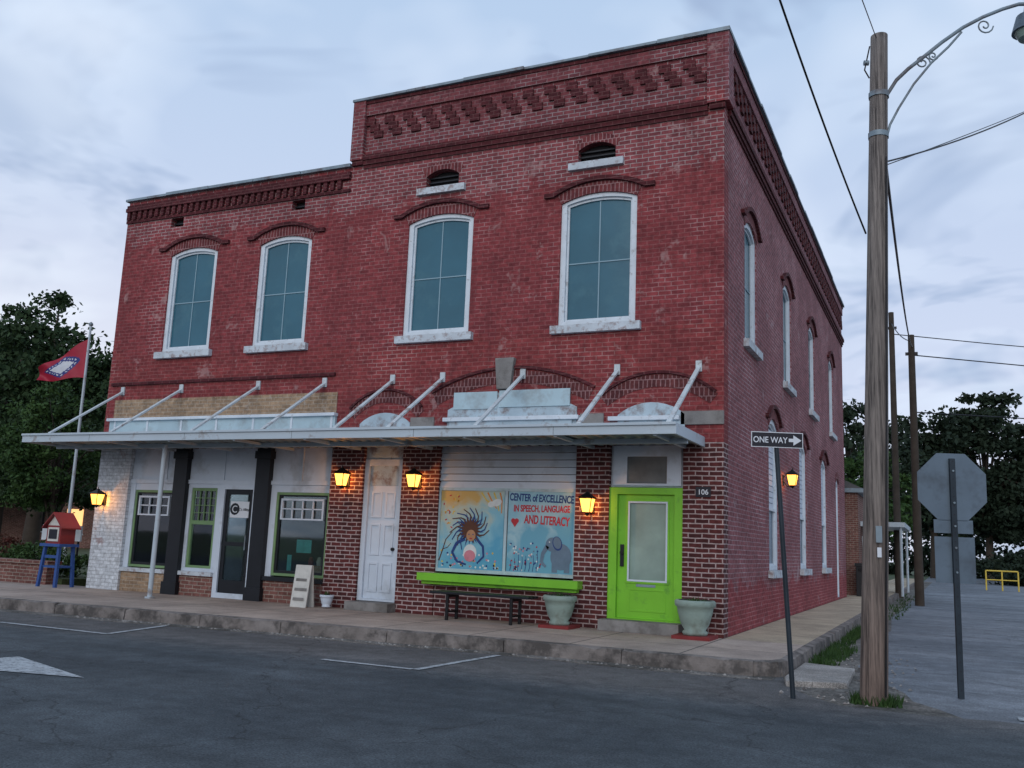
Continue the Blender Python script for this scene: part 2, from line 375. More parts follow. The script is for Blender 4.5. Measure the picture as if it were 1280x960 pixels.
G.rect('S',lo[3][0]+.09,lo[3][1]-.09,.1,2.2,.1,.14,'white');G.rect('S',lo[3][0]+.09,lo[3][1]-.09,2.25,3.66,.1,.14,'blind')
H.prism('S',ring(lo[3][0],lo[3][1],3.6,.16,.2),-.012,.03,'soldier')
for (a0,a1,zb,zs,r) in vents:
    G.prism('F',archrect(a0,a1,zb,zs,r),.16,.2,'dark')
    for k in range(3):G.rect('F',a0,a1,zb+.05+k*.09,zb+.075+k*.09,.10,.13,'black')
    F.rect('F',a0-.16,a1+.16,zb-.13,zb,-.08,.159,'sill')
    H.prism('F',ring(a0,a1,zs,r,.16),-.008,.02,'soldier')
for (a0,a1,zb,zt) in svents:
    G.rect('F',a0,a1,zb,zt,.16,.2,'dark');G.rect('F',a0,a1,zb+.09,zb+.12,.1,.13,'black')
H.prism('F',ring(-5.2,-2.3,3.72,.36,.22,24),-.014,.03,'soldierd')
H.prism('F',ring(-5.32,-2.18,3.93,.40,.05,24),-.05,.02,'brickdark')
H.prism('F',ring(-1.94,-.22,3.62,.30,.20,18),-.014,.03,'soldierd')
H.prism('F',ring(-2.02,-.14,3.80,.34,.045,18),-.05,.02,'brickdark')
H.prism('F',ring(-7.0,-5.62,3.50,.30,.20,18),-.014,.03,'soldierd')
H.prism('F',ring(-7.08,-5.54,3.68,.34,.045,18),-.05,.02,'brickdark')
H.build("brick_arches",B);F.build("window_frames_and_sills",B,bevel=.006);G.build("window_panes",B)
V=MB();V.box(XA+.4,-.4,.8,.85,.1,8.9,'dark');V.box(-1.0,-.9,.85,18,.1,8.9,'dark');V.build("interior_partition",B)

S=MB()
S.prism('F',[(-3.98,3.96),(-3.72,3.96),(-3.66,4.52),(-4.03,4.52)],-.10,.02,'stone')
S.rect('F',-.70,.004,3.28,3.50,-.035,.02,'stone')
S.rect('F',-2.42,-2.0,3.28,3.50,-.03,.02,'stone')
S.rect('F',-5.75,-5.25,3.30,3.50,-.03,.02,'stone')
S.build("stone_trim",B,bevel=.012)

Pn=MB()
Pn.prism('F',[(-4.97,3.10),(-2.48,3.10)]+arc(-4.97,-2.48,3.62,.3,14),-.03,.02,'peel')
Pn.rect('F',-4.9,-2.55,3.1,3.42,-.07,-.03,'peel')
Pn.rect('F',-5.02,-2.42,3.40,3.47,-.12,-.01,'white')
Pn.rect('F',-4.85,-3.98,3.62,3.93,-.05,-.031,'panel')
Pn.rect('F',-3.94,-2.60,3.64,3.94,-.055,-.031,'panel')
Pn.prism('F',[(-1.75,3.05),(-.62,3.05)]+arc(-1.75,-.62,3.46,.20,10),-.035,.02,'peel')
Pn.rect('F',-1.9,-.7,3.36,3.43,-.10,-.01,'white')
Pn.prism('F',[(-6.85,3.05),(-5.75,3.05)]+arc(-6.85,-5.75,3.40,.20,10),-.035,.02,'peel')
Pn.rect('F',-13.3,-7.42,3.62,4.03,-.02,.01,'bricktan')
Pn.rect('F',-13.35,-7.40,3.05,3.60,-.06,.02,'panel')
Pn.rect('F',-13.38,-7.38,3.56,3.62,-.13,.0,'white')
for i in range(7):
    x=-13.2+i*.95;Pn.rect('F',x,x+.05,3.1,3.56,-.075,-.058,'white')
Pn.rect('F',-13.45,-7.5,4.35,4.42,-.05,.02,'brickdark')
Pn.build("sign_band",B,bevel=.004)

Cn=MB()
def cornice(pl,a0,a1):
    for k,(z0,z1,d) in enumerate(((8.54,8.61,.03),(8.61,8.70,.06),(8.70,8.80,.09))):
        Cn.rect(pl,a0,a1,z0+.001,z1,-d,.001,'brickdark')
    Cn.rect(pl,a0,a1,9.66,9.90,-.05,.001,'brick' if pl=='F' else 'brickside')
    Cn.rect(pl,a0,a1,9.90,9.96,-.075,.001,'brickdark')
    per=.41;k=int((a1-a0)/per);per=(a1-a0)/k
    for i in range(k):
        x=a0+i*per
        Cn.rect(pl,x+.0,x+.21,9.44,9.58,-.045,.001,'brickdark')
        Cn.rect(pl,x+.10,x+.31,9.30,9.44,-.043,.001,'brickdark')
        Cn.rect(pl,x+.20,x+.40,9.16,9.30,-.041,.001,'brickdark')
cornice('F',-7.18,-.27);cornice('S',.27,YD-.02)
for a,b in ((XA-.02,-7.18),(-.27,.03)):
    Cn.box(a,b,-.10,.04,8.72,9.97,'brick');Cn.box(a+.03,b-.001,-.07,.0,8.62,8.72,'brickdark')
Cn.box(-.05,.10,-.098,.27,8.72,9.97,'brickside')
def copingrun(x0,x1,y0,y1,z,along):
    L_=(x1-x0) if along=='x' else (y1-y0);k=int(L_/1.2)
    for i in range(k):
        a=i*L_/k+.004;b=(i+1)*L_/k-.004;dz=random.uniform(-.012,.012);o=random.uniform(-.012,.012)
        if along=='x':Cn.box(x0+a,x0+b,y0+o,y1,z,z+.055+dz,'coping')
        else:Cn.box(x0,x1+o,y0+a,y0+b,z,z+.05+dz,'coping')
copingrun(XA-.04,.12,-.13,.34,9.97,'x');copingrun(-.34,.12,.34,YD,9.97,'y');copingrun(XA-.03,XA+.34,.34,YD,9.97,'y')
for z0,z1,d in ((8.10,8.17,.04),(8.36,8.44,.09),(8.44,8.52,.06)):
    Cn.rect('F',XC,XA-.02,z0,z1,-d,.001,'brickdark')
i=XC+.03
while i<XA-.15:
    Cn.rect('F',i,i+.085,8.17,8.36,-.07,.001,'brickdark');i+=.17
copingrun(XC-.05,XA-.021,-.09,.34,8.62,'x');copingrun(XC-.05,XC+.34,.34,YD,8.62,'y')
Cn.build("cornice",B)

# ---------------- awning
A=MB()
ax0,ax1=-13.85,-.30;yf=-1.74
A.box(ax0,ax1,yf,yf+.05,2.92,3.08,'awn');A.box(ax0,ax1,yf-.03,yf,3.05,3.09,'awn')
A.box(ax1-.04,ax1,yf+.05,-.0,2.92,3.08,'awn');A.box(ax0,ax0+.04,yf+.05,0,2.92,3.08,'awn')
nx=int((ax1-ax0-.1)/.05);vs=[];fs=[]
for i in range(nx+1):
    x=ax0+.05+i*.05;z=2.95+(0,.03,.03,0)[i%4]
    vs+=[(x,yf+.05,z),(x,.0,z)]
for i in range(nx):fs.append((2*i,2*i+1,2*i+3,2*i+2))
A.add(vs,fs,'awnu')
A.box(ax0+.04,ax1-.04,yf+.05,0,3.03,3.06,'awn')
A.box(ax0+.04,ax1-.04,-.95,-.90,2.87,2.948,'awn')
x=ax0+.8
while x<ax1-.2:A.box(x,x+.05,yf+.05,0,2.90,2.949,'awn');x+=1.55
x=ax0+1.9
while x<ax1-.3:A.box(x,x+.006,yf-.002,yf,2.925,3.05,'dark');x+=2.44
sx=[-.40,-1.78,-3.51,-5.12,-6.19,-7.74,-9.37,-11.42,-13.11]
for x in sx:
    p0=Vector((x,0,4.22));p1=Vector((x-.02,yf+.02,3.08));n=Vector((0,.55,1)).normalized()*.035
    a=.035
    v=[p0+Vector((-a,0,0))+n,p0+Vector((a,0,0))+n,p0+Vector((a,0,0))-n,p0+Vector((-a,0,0))-n,
       p1+Vector((-a,0,0))+n,p1+Vector((a,0,0))+n,p1+Vector((a,0,0))-n,p1+Vector((-a,0,0))-n]
    A.add(v,[(0,1,2,3),(4,7,6,5),(0,4,5,1),(1,5,6,2),(2,6,7,3),(3,7,4,0)],'strut')
    A.box(x-.05,x+.05,-.03,0,4.14,4.32,'strut')
A.build("awning",B,bevel=.004)
A=MB();A.cyl((-10.55,-1.15,0),(-10.55,-1.15,2.90),.045,mat='awn');A.cyl((-10.55,-1.15,0),(-10.55,-1.15,.03),.09,mat='awn')
A.build("awning_post",B)

# ---------------- low storefront
L=MB()
L.rect('F',-12.66,XA,2.32,3.0,.10,.2,'whitec')
for x in (-11.7,-10.15,-8.2):L.rect('F',x,x+.03,2.32,3.0,.08,.099,'whitec')
L.rect('F',-12.66,XA,2.24,2.32,.06,.2,'whitec')
for a,b in ((-11.38,-11.04),(-9.24,-8.90)):
    L.rect('F',a,b,0,3.0,-.02,.22,'black');L.rect('F',a-.03,b+.03,0,.25,-.05,.22,'black');L.rect('F',a-.03,b+.03,2.75,2.9,-.05,.22,'black')
for a,b in ((-12.66,-11.38),(-11.04,-10.17),(-8.90,XA)):
    L.rect('F',a,b,0,.40,.06,.25,'bricktan' if a<-11.2 else 'bricklow');L.rect('F',a,b,.40,.48,.0,.25,'black' if a>-9 else 'sill')
def shopwin(a0,a1,z0,z1,fm,bars):
    L.prism('F',R4(a0,a1,z0,z1),.10,.18,fm,[R4(a0+.05,a1-.05,z0+.05,z1-.05)])
    L.prism('F',R4(a0+.05,a1-.05,z0+.05,z1-.05),.12,.17,'black',[R4(a0+.10,a1-.10,z0+.10,z1-.08)])
    L.rect('F',a0+.07,a1-.07,z0+.07,z1-.07,.145,.15,'glass')
    zt=z1-.5
    L.rect('F',a0+.12,a1-.12,zt-.03,zt,.09,.14,'whitec');L.rect('F',a0+.12,a1-.12,z1-.16,z1-.12,.09,.14,'whitec')
    L.rect('F',a0+.12,a0+.16,zt,z1-.16,.09,.14,'whitec');L.rect('F',a1-.16,a1-.12,zt,z1-.16,.09,.14,'whitec')
    L.rect('F',a0+.16,a1-.16,(zt+z1-.14)/2-.012,(zt+z1-.14)/2+.012,.1,.13,'whitec')
    for k in range(1,bars):
        x=a0+.14+(a1-a0-.28)*k/bars;L.rect('F',x-.012,x+.012,zt,z1-.14,.1,.132,'whitec')
L.rect('F',-12.66,-12.52,.48,2.24,.08,.2,'whitec');L.rect('F',-11.42,-11.38,.48,2.24,.08,.2,'whitec')
shopwin(-12.52,-11.42,.50,2.10,'greend',3)
L.rect('F',-12.52,-11.42,2.10,2.24,.09,.2,'whitec')
L.prism('F',R4(-11.04,-10.17,.48,2.24),.09,.2,'whitec',[R4(-10.95,-10.27,.55,2.16)])
L.prism('F',R4(-10.95,-10.27,.55,2.16),.11,.18,'greend',[R4(-10.89,-10.33,.6,2.1)])
L.rect('F',-10.89,-10.33,.6,2.1,.15,.155,'glass');L.rect('F',-10.89,-10.33,1.42,1.5,.11,.14,'greend')
for k in range(1,4):
    L.rect('F',-10.89+.14*k-.008,-10.89+.14*k+.008,1.5,2.1,.12,.148,'greend')
for z in (1.65,1.8,1.95):L.rect('F',-10.89,-10.33,z,z+.015,.122,.149,'greend')
L.prism('F',R4(-10.17,-9.24,0,2.24),.07,.2,'whitec',[R4(-10.06,-9.34,.1,2.14)])
L.prism('F',R4(-10.06,-9.34,.1,2.14),.11,.16,'black',[R4(-9.97,-9.43,.35,2.04)])
L.rect('F',-9.97,-9.43,.35,2.04,.13,.135,'glass');L.rect('F',-10.06,-9.34,1.02,1.10,.10,.12,'black')
L.cyl((-9.42,.05,.95),(-9.42,.05,1.25),.012,mat='coping')
L.rect('F',-9.92,-9.45,1.58,1.90,.118,.128,'signwht')
L.rect('F',-8.90,-8.76,.48,2.24,.09,.2,'whitec');L.rect('F',-7.50,XA,.48,2.24,.09,.2,'whitec')
shopwin(-8.76,-7.50,.50,2.10,'greend',4)
L.rect('F',-8.76,-7.50,2.10,2.24,.09,.2,'whitec')
L.box(XC+.4,XA+.2,3.6,3.7,0,3,'plast');L.box(XC+.4,XA+.2,.35,3.6,-.05,.02,'soil');L.box(XC+.4,XA+.2,.25,3.6,2.98,3.0,'plast')
L.box(XC+.35,XC+.4,.35,3.6,0,3,'plast');L.box(XA+.2,XA+.25,.35,3.6,0,3,'plast')
L.rect('F',-8.35,-8.0,.95,1.2,.30,.31,'poster');L.rect('F',-8.55,-8.45,.6,.9,.3,.31,'poster')
L.rect('F',-10.75,-10.45,.65,1.05,.25,.26,'posterw');L.box(-8.6,-7.7,.8,1.3,0,.7,'bricktan')
L.box(-12.3,-11.8,.8,1.4,0,.8,'black');L.rect('F',-12.2,-12.05,.55,.85,.3,.32,'posterw')
for k in range(5):L.lathe([(0,0),(.05,0),(.06,.08),(.03,.16),(0,.17)],(-8.5+k*.2,1.0,.7),'posterw' if k%2 else 'redp',10)
L.box(-12.2,-9,3.2,3.55,0,1.9,'black')
L.prism('F',[(-9.80+.12*math.cos(t*.5236),1.75+.12*math.sin(t*.5236)) for t in range(12)],.112,.117,'black')
L.build("shopfront",B,bevel=.003)
text("door_sign_text","C's Alley",.075,(-9.57,.110,1.72),'black',B)
text("door_sign_letter","C",.2,(-9.80,.109,1.68),'signwht',B)

D=MB()
D.rect('F',-6.72,-5.87,2.74,3.0,.08,.2,'peel')
D.prism('F',R4(-6.72,-5.87,.16,2.74),.06,.22,'whitec',[R4(-6.62,-5.97,.20,2.62)])
D.rect('F',-6.62,-5.97,.20,2.25,.11,.15,'whitec')
D.rect('F',-6.62,-5.97,2.25,2.62,.10,.14,'peel')
for (z0,z1) in ((.32,.85),(.98,1.55),(1.66,2.14)):
    for a in (-6.55,-6.26):
        D.prism('F',R4(a,a+.22,z0,z1),.09,.112,'whitec',[R4(a+.035,a+.185,z0+.035,z1-.035)])
D.cyl((-6.03,.11,1.1),(-6.03,.06,1.1),.03,mat='iron')
D.box(-6.75,-5.84,-.28,.2,.001,.15,'stone')
z=2.23
while z<2.97:
    v=[(-5.09,.035,z),(-2.47,.035,z),(-2.47,.08,z+.115),(-5.09,.08,z+.115),(-5.09,.12,z),(-2.47,.12,z),(-2.47,.12,z+.115),(-5.09,.12,z+.115)]
    D.add(v,[(0,1,2,3),(4,7,6,5),(0,4,5,1),(1,5,6,2),(2,6,7,3),(3,7,4,0)],'whitec');z+=.125
D.rect('F',-5.09,-2.47,2.2,3.0,.121,.15,'dark')  # near-black sheet behind the siding, paints a shadow line into each board gap
D.prism('F',[(-5.30,.60),(-2.30,.60),(-2.30,.73),(-5.30,.73)],-.24,.06,'green')
D.box(-5.25,-2.35,-.15,-.02,.54,.60,'green')
D.build("door_and_siding",B,bevel=.004)
E=MB()
E.box(-1.92,-.62,-.30,.2,.001,.17,'stone')
E.rect('F',-1.88,-.65,2.28,3.0,.10,.2,'whitec')
E.prism('F',R4(-1.84,-.69,2.30,2.96),.06,.1,'whitec',[R4(-1.60,-.93,2.34,2.78)])
E.rect('F',-1.60,-.93,2.34,2.78,.08,.095,'curtain')
E.prism('F',R4(-1.88,-.65,.17,2.27),.02,.24,'green',[R4(-1.74,-.79,.19,2.16)])
E.prism('F',R4(-1.74,-.79,.19,2.16),.09,.14,'green',[R4(-1.56,-.92,.78,2.04)])
E.prism('F',R4(-1.60,-.88,.74,2.08),.075,.095,'green',[R4(-1.55,-.93,.79,2.03)])
E.prism('F',R4(-1.57,-.91,.77,2.05),.068,.078,'whitec',[R4(-1.54,-.94,.80,2.02)])
E.rect('F',-1.56,-.92,.78,2.04,.11,.12,'frost')
E.prism('F',R4(-1.55,-.93,.30,.66),.082,.092,'green',[R4(-1.52,-.96,.33,.63)])
E.rect('F',-1.42,-1.10,.69,.73,.08,.095,'coping')
E.rect('F',-1.69,-1.63,1.0,1.35,.06,.09,'black');E.cyl((-1.66,.09,1.22),(-1.66,.03,1.22),.03,mat='iron')
for z in (.5,1.2,1.9):E.rect('F',-.80,-.77,z,z+.1,.07,.1,'coping')
E.rect('F',-.44,-.20,2.13,2.29,-.02,.0,'signblk')
E.build("green_door",B,bevel=.004)
text("house_number","106",.115,(-.32,-.024,2.17),'signwht',B,bold=.001)

# ---------------- mural
Mu=empty("painted_mural",(-3.77,.05,1.45))
def gradmat(name,cols):
    m,nt,n,l,b=nm(name);uv=n.new("ShaderNodeTexCoord").outputs["UV"]
    nz=n.new("ShaderNodeTexNoise");nz.inputs["Scale"].default_value=3.;nz.inputs["Detail"].default_value=4;nz.inputs["Distortion"].default_value=.8;l.new(uv,nz.inputs["Vector"])
    sx=n.new("ShaderNodeSeparateXYZ");l.new(uv,sx.inputs[0])
    f=math_(n,l,'ADD',math_(n,l,'MULTIPLY',math_(n,l,'ADD',sx.outputs[1],-.8),.75),math_(n,l,'MULTIPLY',math_(n,l,'ADD',sx.outputs[0],4.6),-.35))
    f=math_(n,l,'ADD',f,mrange(n,l,nz.outputs["Fac"],.3,.7,-.22,.22))
    r=n.new("ShaderNodeValToRGB");l.new(f,r.inputs[0])
    e=r.color_ramp.elements
    while len(e)<len(cols):e.new(.5)
    for k,(p,c) in enumerate(cols):e[k].position=p;e[k].color=rgb(c)
    l.new(r.outputs[0],b.inputs["Base Color"]);b.inputs["Roughness"].default_value=.5;return m
gm1=gradmat("mural_sky_paint",[(0.,(.08,.32,.48)),(.45,(.20,.44,.54)),(.75,(.42,.48,.40)),(1.,(.52,.34,.10))])
gm2=gradmat("mural_blue_paint",[(0.,(.12,.34,.46)),(.25,(.32,.50,.56)),(.5,(.22,.44,.54)),(.8,(.36,.52,.58))])
def flat(name,col):return simple(name,col,.5,var=.12,scale=8,bmp=0)
navy=flat("paint_navy",(.02,.05,.18));red=flat("paint_red",(.42,.03,.04));skin=flat("paint_tan",(.40,.21,.11));brn=flat("paint_brown",(.09,.035,.02))
wht=flat("paint_white",(.6,.64,.64));ora=flat("paint_orange",(.6,.22,.03));elef=flat("paint_elephant",(.12,.18,.25));pink=flat("paint_pink",(.55,.2,.25));yel=flat("paint_yellow",(.62,.45,.07))
Q=MB()
Q.rect('F',-5.05,-3.80,.82,2.18,.06,.10,gm1);Q.rect('F',-3.72,-2.50,.82,2.18,.06,.10,gm2)
Q.prism('F',R4(-5.10,-2.46,.76,2.23),.04,.12,'panel',[R4(-5.05,-3.785,.82,2.18),R4(-3.735,-2.50,.82,2.18)])
def ell(cx,cz,a,b,mat,d,rot=0,n=20,jag=0):
    p=[]
    for i in range(n):
        t=2*math.pi*i/n;k=1+(jag if i%2 else 0)*random.uniform(.5,1)
        x=a*k*math.cos(t);z=b*k*math.sin(t);p.append((cx+x*math.cos(rot)-z*math.sin(rot),cz+x*math.sin(rot)+z*math.cos(rot)))
    Q.prism('F',p,d,d+.0015,mat)
def stroke(pts,w,mat,d):
    for i in range(len(pts)-1):
        a=Vector(pts[i]);b=Vector(pts[i+1]);t=(b-a).normalized();nn=Vector((-t.y,t.x));w0=w*(1-.6*i/len(pts));w1=w*(1-.6*(i+1)/len(pts))
        Q.prism('F',[tuple(a-nn*w0-t*.004),tuple(b-nn*w1+t*.004),tuple(b+nn*w1+t*.004),tuple(a+nn*w0-t*.004)],d-.0001*i,d+.0014-.0001*i,mat)
ell(-4.45,1.50,.15,.15,navy,.056,0,44,1.2);ell(-4.44,1.50,.14,.14,brn,.053,0,36,.9);ell(-4.42,1.40,.09,.10,skin,.050)
ell(-4.46,1.42,.014,.010,navy,.048,0,8);ell(-4.38,1.42,.014,.010,navy,.048,0,8);ell(-4.42,1.35,.03,.012,red,.048,0,10)
stroke([(-4.54,1.34),(-4.70,1.26),(-4.78,1.10),(-4.68,.95),(-4.50,.90)],.03,navy,.053)
stroke([(-4.30,1.34),(-4.18,1.22),(-4.16,1.05),(-4.28,.93)],.025,navy,.0535)
ell(-4.43,1.10,.13,.15,wht,.0565);ell(-4.43,1.05,.11,.10,pink,.052)
for k in range(14):
    t=-.5+k*.33;r0=.20
    stroke([(-4.44+r0*math.cos(t),1.50+r0*math.sin(t)),(-4.44+.28*math.cos(t+.2),1.50+.28*math.sin(t+.2)),(-4.44+random.uniform(.32,.42)*math.cos(t+.5),1.50+.38*math.sin(t+.5))],.014,navy if k%2 else brn,.0545)
stroke([(-5.04,.95),(-4.97,1.15),(-4.92,1.32),(-4.80,1.45)],.012,brn,.057)
stroke([(-4.97,1.15),(-4.88,1.18),(-4.82,1.25)],.008,brn,.057)
for k in range(60):
    ell(random.uniform(-5.0,-3.88),.85+.28*random.random()**1.5,.018,.018,random.choice([wht,pink,navy,yel,wht]),.0575,0,8)
for k in range(22):
    ell(random.uniform(-5.0,-4.65),random.uniform(1.5,2.1),.025,.012,random.choice([ora,red,yel]),.0575,random.uniform(0,3),8)
ell(-3.95,1.98,.10,.06,wht,.057,.3);ell(-4.05,1.95,.07,.05,wht,.0575,.1)
for k in range(4):stroke([(-4.25+k*.12,2.15),(-4.15+k*.10,2.02),(-4.0+k*.05,1.92-k*.04)],.014,ora if k%2 else yel,.0578)
ell(-2.72,1.10,.19,.22,elef,.056);ell(-2.88,1.30,.12,.12,elef,.054);ell(-2.79,1.32,.085,.12,navy,.052,.3)
ell(-2.79,1.33,.07,.10,elef,.050,.3)
stroke([(-2.97,1.27),(-3.05,1.14),(-3.07,1.0),(-2.99,.93)],.04,elef,.054)
Q.rect('F',-2.88,-2.78,.84,1.0,.0545,.056,elef);Q.rect('F',-2.66,-2.56,.84,1.0,.0545,.056,elef)
ell(-2.93,1.34,.012,.012,wht,.0485,0,8)
for k in range(60):
    ell(random.uniform(-3.68,-3.08),.85+.5*random.random()**1.3,.016,.016,random.choice([wht,pink,navy,wht,red,elef]),.0575,0,8)
for k in range(8):
    x=-3.65+k*.07;h=random.uniform(.1,.35);stroke([(x,.84),(x+.02,.84+h*.5),(x+.01,.84+h)],.006,navy,.0572)
ell(-3.62,1.68,.04,.04,red,.056);ell(-3.555,1.68,.04,.04,red,.0555);Q.prism('F',[(-3.66,1.67),(-3.515,1.67),(-3.5875,1.57)],.0545,.056,red)
Q.build("panels",Mu)
t=text("line_1","CENTER of EXCELLENCE",.175,(-3.11,.058,2.01),navy,Mu,bold=.005);t.scale=(.62,1,1);t.rotation_euler[1]=.03
t=text("line_2","IN SPEECH, LANGUAGE",.155,(-3.10,.058,1.84),red,Mu,bold=.005);t.scale=(.64,1,1)
t=text("line_3","AND LITERACY",.20,(-3.0,.058,1.63),red,Mu,bold=.006);t.scale=(.60,1,1)
t.rotation_euler[1]=.04

# ---------------- lanterns
def lantern(loc,out,power=17):
    o=Vector(out);p=Vector(loc);c=p+o*.20;s=Vector((-o.y,o.x,0))
    e=empty("wall_lantern",tuple(p));m=MB()
    def ob(cc,hx,ho,hz,mat):
        v=[cc+s*(i*hx)+o*(j*ho)+Vector((0,0,k*hz)) for i in (-1,1) for j in (-1,1) for k in (-1,1)]
        m.add(v,[(0,1,3,2),(4,6,7,5),(0,4,5,1),(2,3,7,6),(0,2,6,4),(1,5,7,3)],mat)
    ob(p+o*.012,.05,.012,.11,'iron')
    m.tube([p+o*.02+Vector((0,0,-.02)),p+o*.08+Vector((0,0,-.12)),p+o*.15+Vector((0,0,-.14)),c+Vector((0,0,-.10))],.011,'iron')
    m.tube([p+o*.02+Vector((0,0,.06)),p+o*.10+Vector((0,0,.16)),c+Vector((0,0,.19))],.009,'iron')
    top=.105;bot=.065;zt=.12;zb=-.11
    def ringp(r,z):return [c+s*(a*r)+o*(b*r)+Vector((0,0,z)) for a,b in ((-1,-1),(1,-1),(1,1),(-1,1))]
    a=ringp(bot,zb);b=ringp(top,zt);r=ringp(top+.025,zt+.005);q=ringp(.03,zt+.085);q2=ringp(.02,zt+.11)
    for k in range(4):m.cyl(a[k],b[k],.008,mat='iron',seg=6)
    for A_ in (a,b):
        for k in range(4):m.cyl(A_[k],A_[(k+1)%4],.008,mat='iron',seg=6)
    m.add(r+q,[(0,1,5,4),(1,2,6,5),(2,3,7,6),(3,0,4,7),(4,5,6,7)],'iron');m.add(q+q2,[(0,1,5,4),(1,2,6,5),(2,3,7,6),(3,0,4,7),(4,5,6,7)],'iron')
    m.cyl(c+Vector((0,0,zt+.10)),c+Vector((0,0,zt+.15)),.008,mat='iron',seg=6)
    m.cyl(c+Vector((0,0,zb-.06)),c+Vector((0,0,zb)),.008,bot*.9,mat='iron',seg=8)
    m.build("frame",e)
    g=MB();f=.93
    a=[c+(x-c)*f for x in a];b=[c+(x-c)*f for x in b]
    g.add(a+b,[(0,1,5,4),(1,2,6,5),(2,3,7,6),(3,0,4,7)],'amber');g.build("amber_panes",e,recalc=False)
    ld=bpy.data.lights.new("bulb",'POINT');ld.energy=power;ld.color=(1,.52,.20);ld.shadow_soft_size=.03
    lo_=bpy.data.objects.new("bulb",ld);COL.objects.link(lo_);lo_.parent=e;lo_.location=c-p
for p in ((-13.30,0,1.86),(-7.05,0,2.33),(-5.50,0,2.32),(-2.18,0,1.95)):lantern(p,(0,-1,0))
lantern((0,5.8,2.85),(1,0,0),power=5)

# ---------------- street furniture by facade
Bn=empty("park_bench",(-3.9,-.5,0));m=MB()
for k in range(3):m.box(-4.75,-2.95,-.72+k*.15,-.60+k*.15,.42,.46,'black')
for x in (-4.45,-3.28):
    m.box(x,x+.05,-.70,-.66,0,.42,'iron');m.box(x,x+.05,-.36,-.32,0,.42,'iron');m.box(x,x+.05,-.66,-.36,.37,.418,'iron');m.box(x,x+.05,-.66,-.36,.12,.15,'iron')
m.build("seat_and_legs",Bn,bevel=.006)
def planter(c,s,mat='planter',name="flower_pot",base=True):
    m=MB()
    if base:m.box(c[0]-.27*s,c[0]+.27*s,c[1]-.27*s,c[1]+.27*s,c[2],c[2]+.05,'redbrk')
    pr=[(.0,.05),(.17,.05),(.18,.09),(.15,.12),(.20,.2),(.245,.36),(.255,.43),(.285,.45),(.29,.51),(.27,.53),(.24,.53),(.23,.47),(0,.47)]
    m.lathe([(r*s,z*s) for r,z in pr[:-2]],c,mat,32);m.lathe([(.235*s,.50*s),(0,.50*s)],c,'soil',32)
    for k in range(26):
        a=random.uniform(0,6.28);r=random.uniform(0,.18)*s;p=Vector((c[0]+r*math.cos(a),c[1]+r*math.sin(a),c[2]+.5*s));d=Vector((random.uniform(-.05,.05),random.uniform(-.05,.05),random.uniform(.03,.10)))
        q=Vector((random.uniform(-1,1),random.uniform(-1,1),0)).normalized()*.012
        m.add([p-q,p+q,p+d],[(0,1,2)],'leafl')
    m.build(name,origin=c,recalc=False)
planter((-2.52,-.42,0),.95);planter((-.34,-.40,0),1.06);planter((-7.12,-.30,0),.45,'whitec',base=False)
m=MB()
for sgn in (-1,1):
    y=-.42+sgn*.12
    m.add([(-7.75,y,0),(-7.40,y,0),(-7.40,-.42+sgn*.015,.75),(-7.75,-.42+sgn*.015,.75),(-7.75,y+.02,0),(-7.40,y+.02,0),(-7.40,-.40+sgn*.015,.75),(-7.75,-.40+sgn*.015,.75)],
      [(0,1,2,3),(4,7,6,5),(0,4,5,1),(1,5,6,2),(2,6,7,3),(3,7,4,0)],'posterw')
for k in range(4):m.add([(-7.70,-.541+k*.03+.0,.12+k*.17),(-7.46+.03*(k%2),-.541+k*.03,.12+k*.17),(-7.46+.03*(k%2),-.533+k*.03,.17+k*.17),(-7.70,-.533+k*.03,.17+k*.17)],[(0,1,2,3)],'stone')
m.build("sandwich_board")

Lb=empty("book_exchange_box",(-14.05,-.35,0));m=MB()
for x in (-14.32,-13.80):
    for y in (-.58,-.16):
        m.add([(x-.03,y-.03,0),(x+.03,y-.03,0),(x+.03,y+.03,0),(x-.03,y+.03,0)]+[(x*.8-14.06*.2+dx,y*.8-.37*.2+dy,.86) for dx,dy in ((-.03,-.03),(.03,-.03),(.03,.03),(-.03,.03))],[(0,1,5,4),(1,2,6,5),(2,3,7,6),(3,0,4,7)],'bluep')
m.box(-14.36,-13.76,-.62,-.12,.84,.90,'bluep');m.box(-14.30,-13.82,-.56,-.18,.40,.44,'bluep');m.box(-14.30,-13.82,-.56,-.53,.60,.66,'bluep')
m.box(-14.27,-13.85,-.55,-.18,.90,1.28,'redp');m.box(-14.22,-13.90,-.565,-.55,.95,1.24,'posterw');m.box(-14.18,-13.94,-.575,-.565,1.0,1.2,'signblk')
m.prism('F',[(-14.27,1.28),(-13.85,1.28),(-14.06,1.52)],-.54,-.19,'posterw')
for sg in (-1,1):
    m.add([(-14.06,-.62,1.56),(-14.06,-.12,1.56),(-14.06+sg*.30,-.12,1.24),(-14.06+sg*.30,-.62,1.24),(-14.06,-.62,1.53),(-14.06,-.12,1.53),(-14.06+sg*.30,-.12,1.21),(-14.06+sg*.30,-.62,1.21)],[(0,1,2,3),(4,7,6,5),(0,4,5,1),(1,5,6,2),(2,6,7,3),(3,7,4,0)],'redp')
m.build("stand_and_box",Lb)

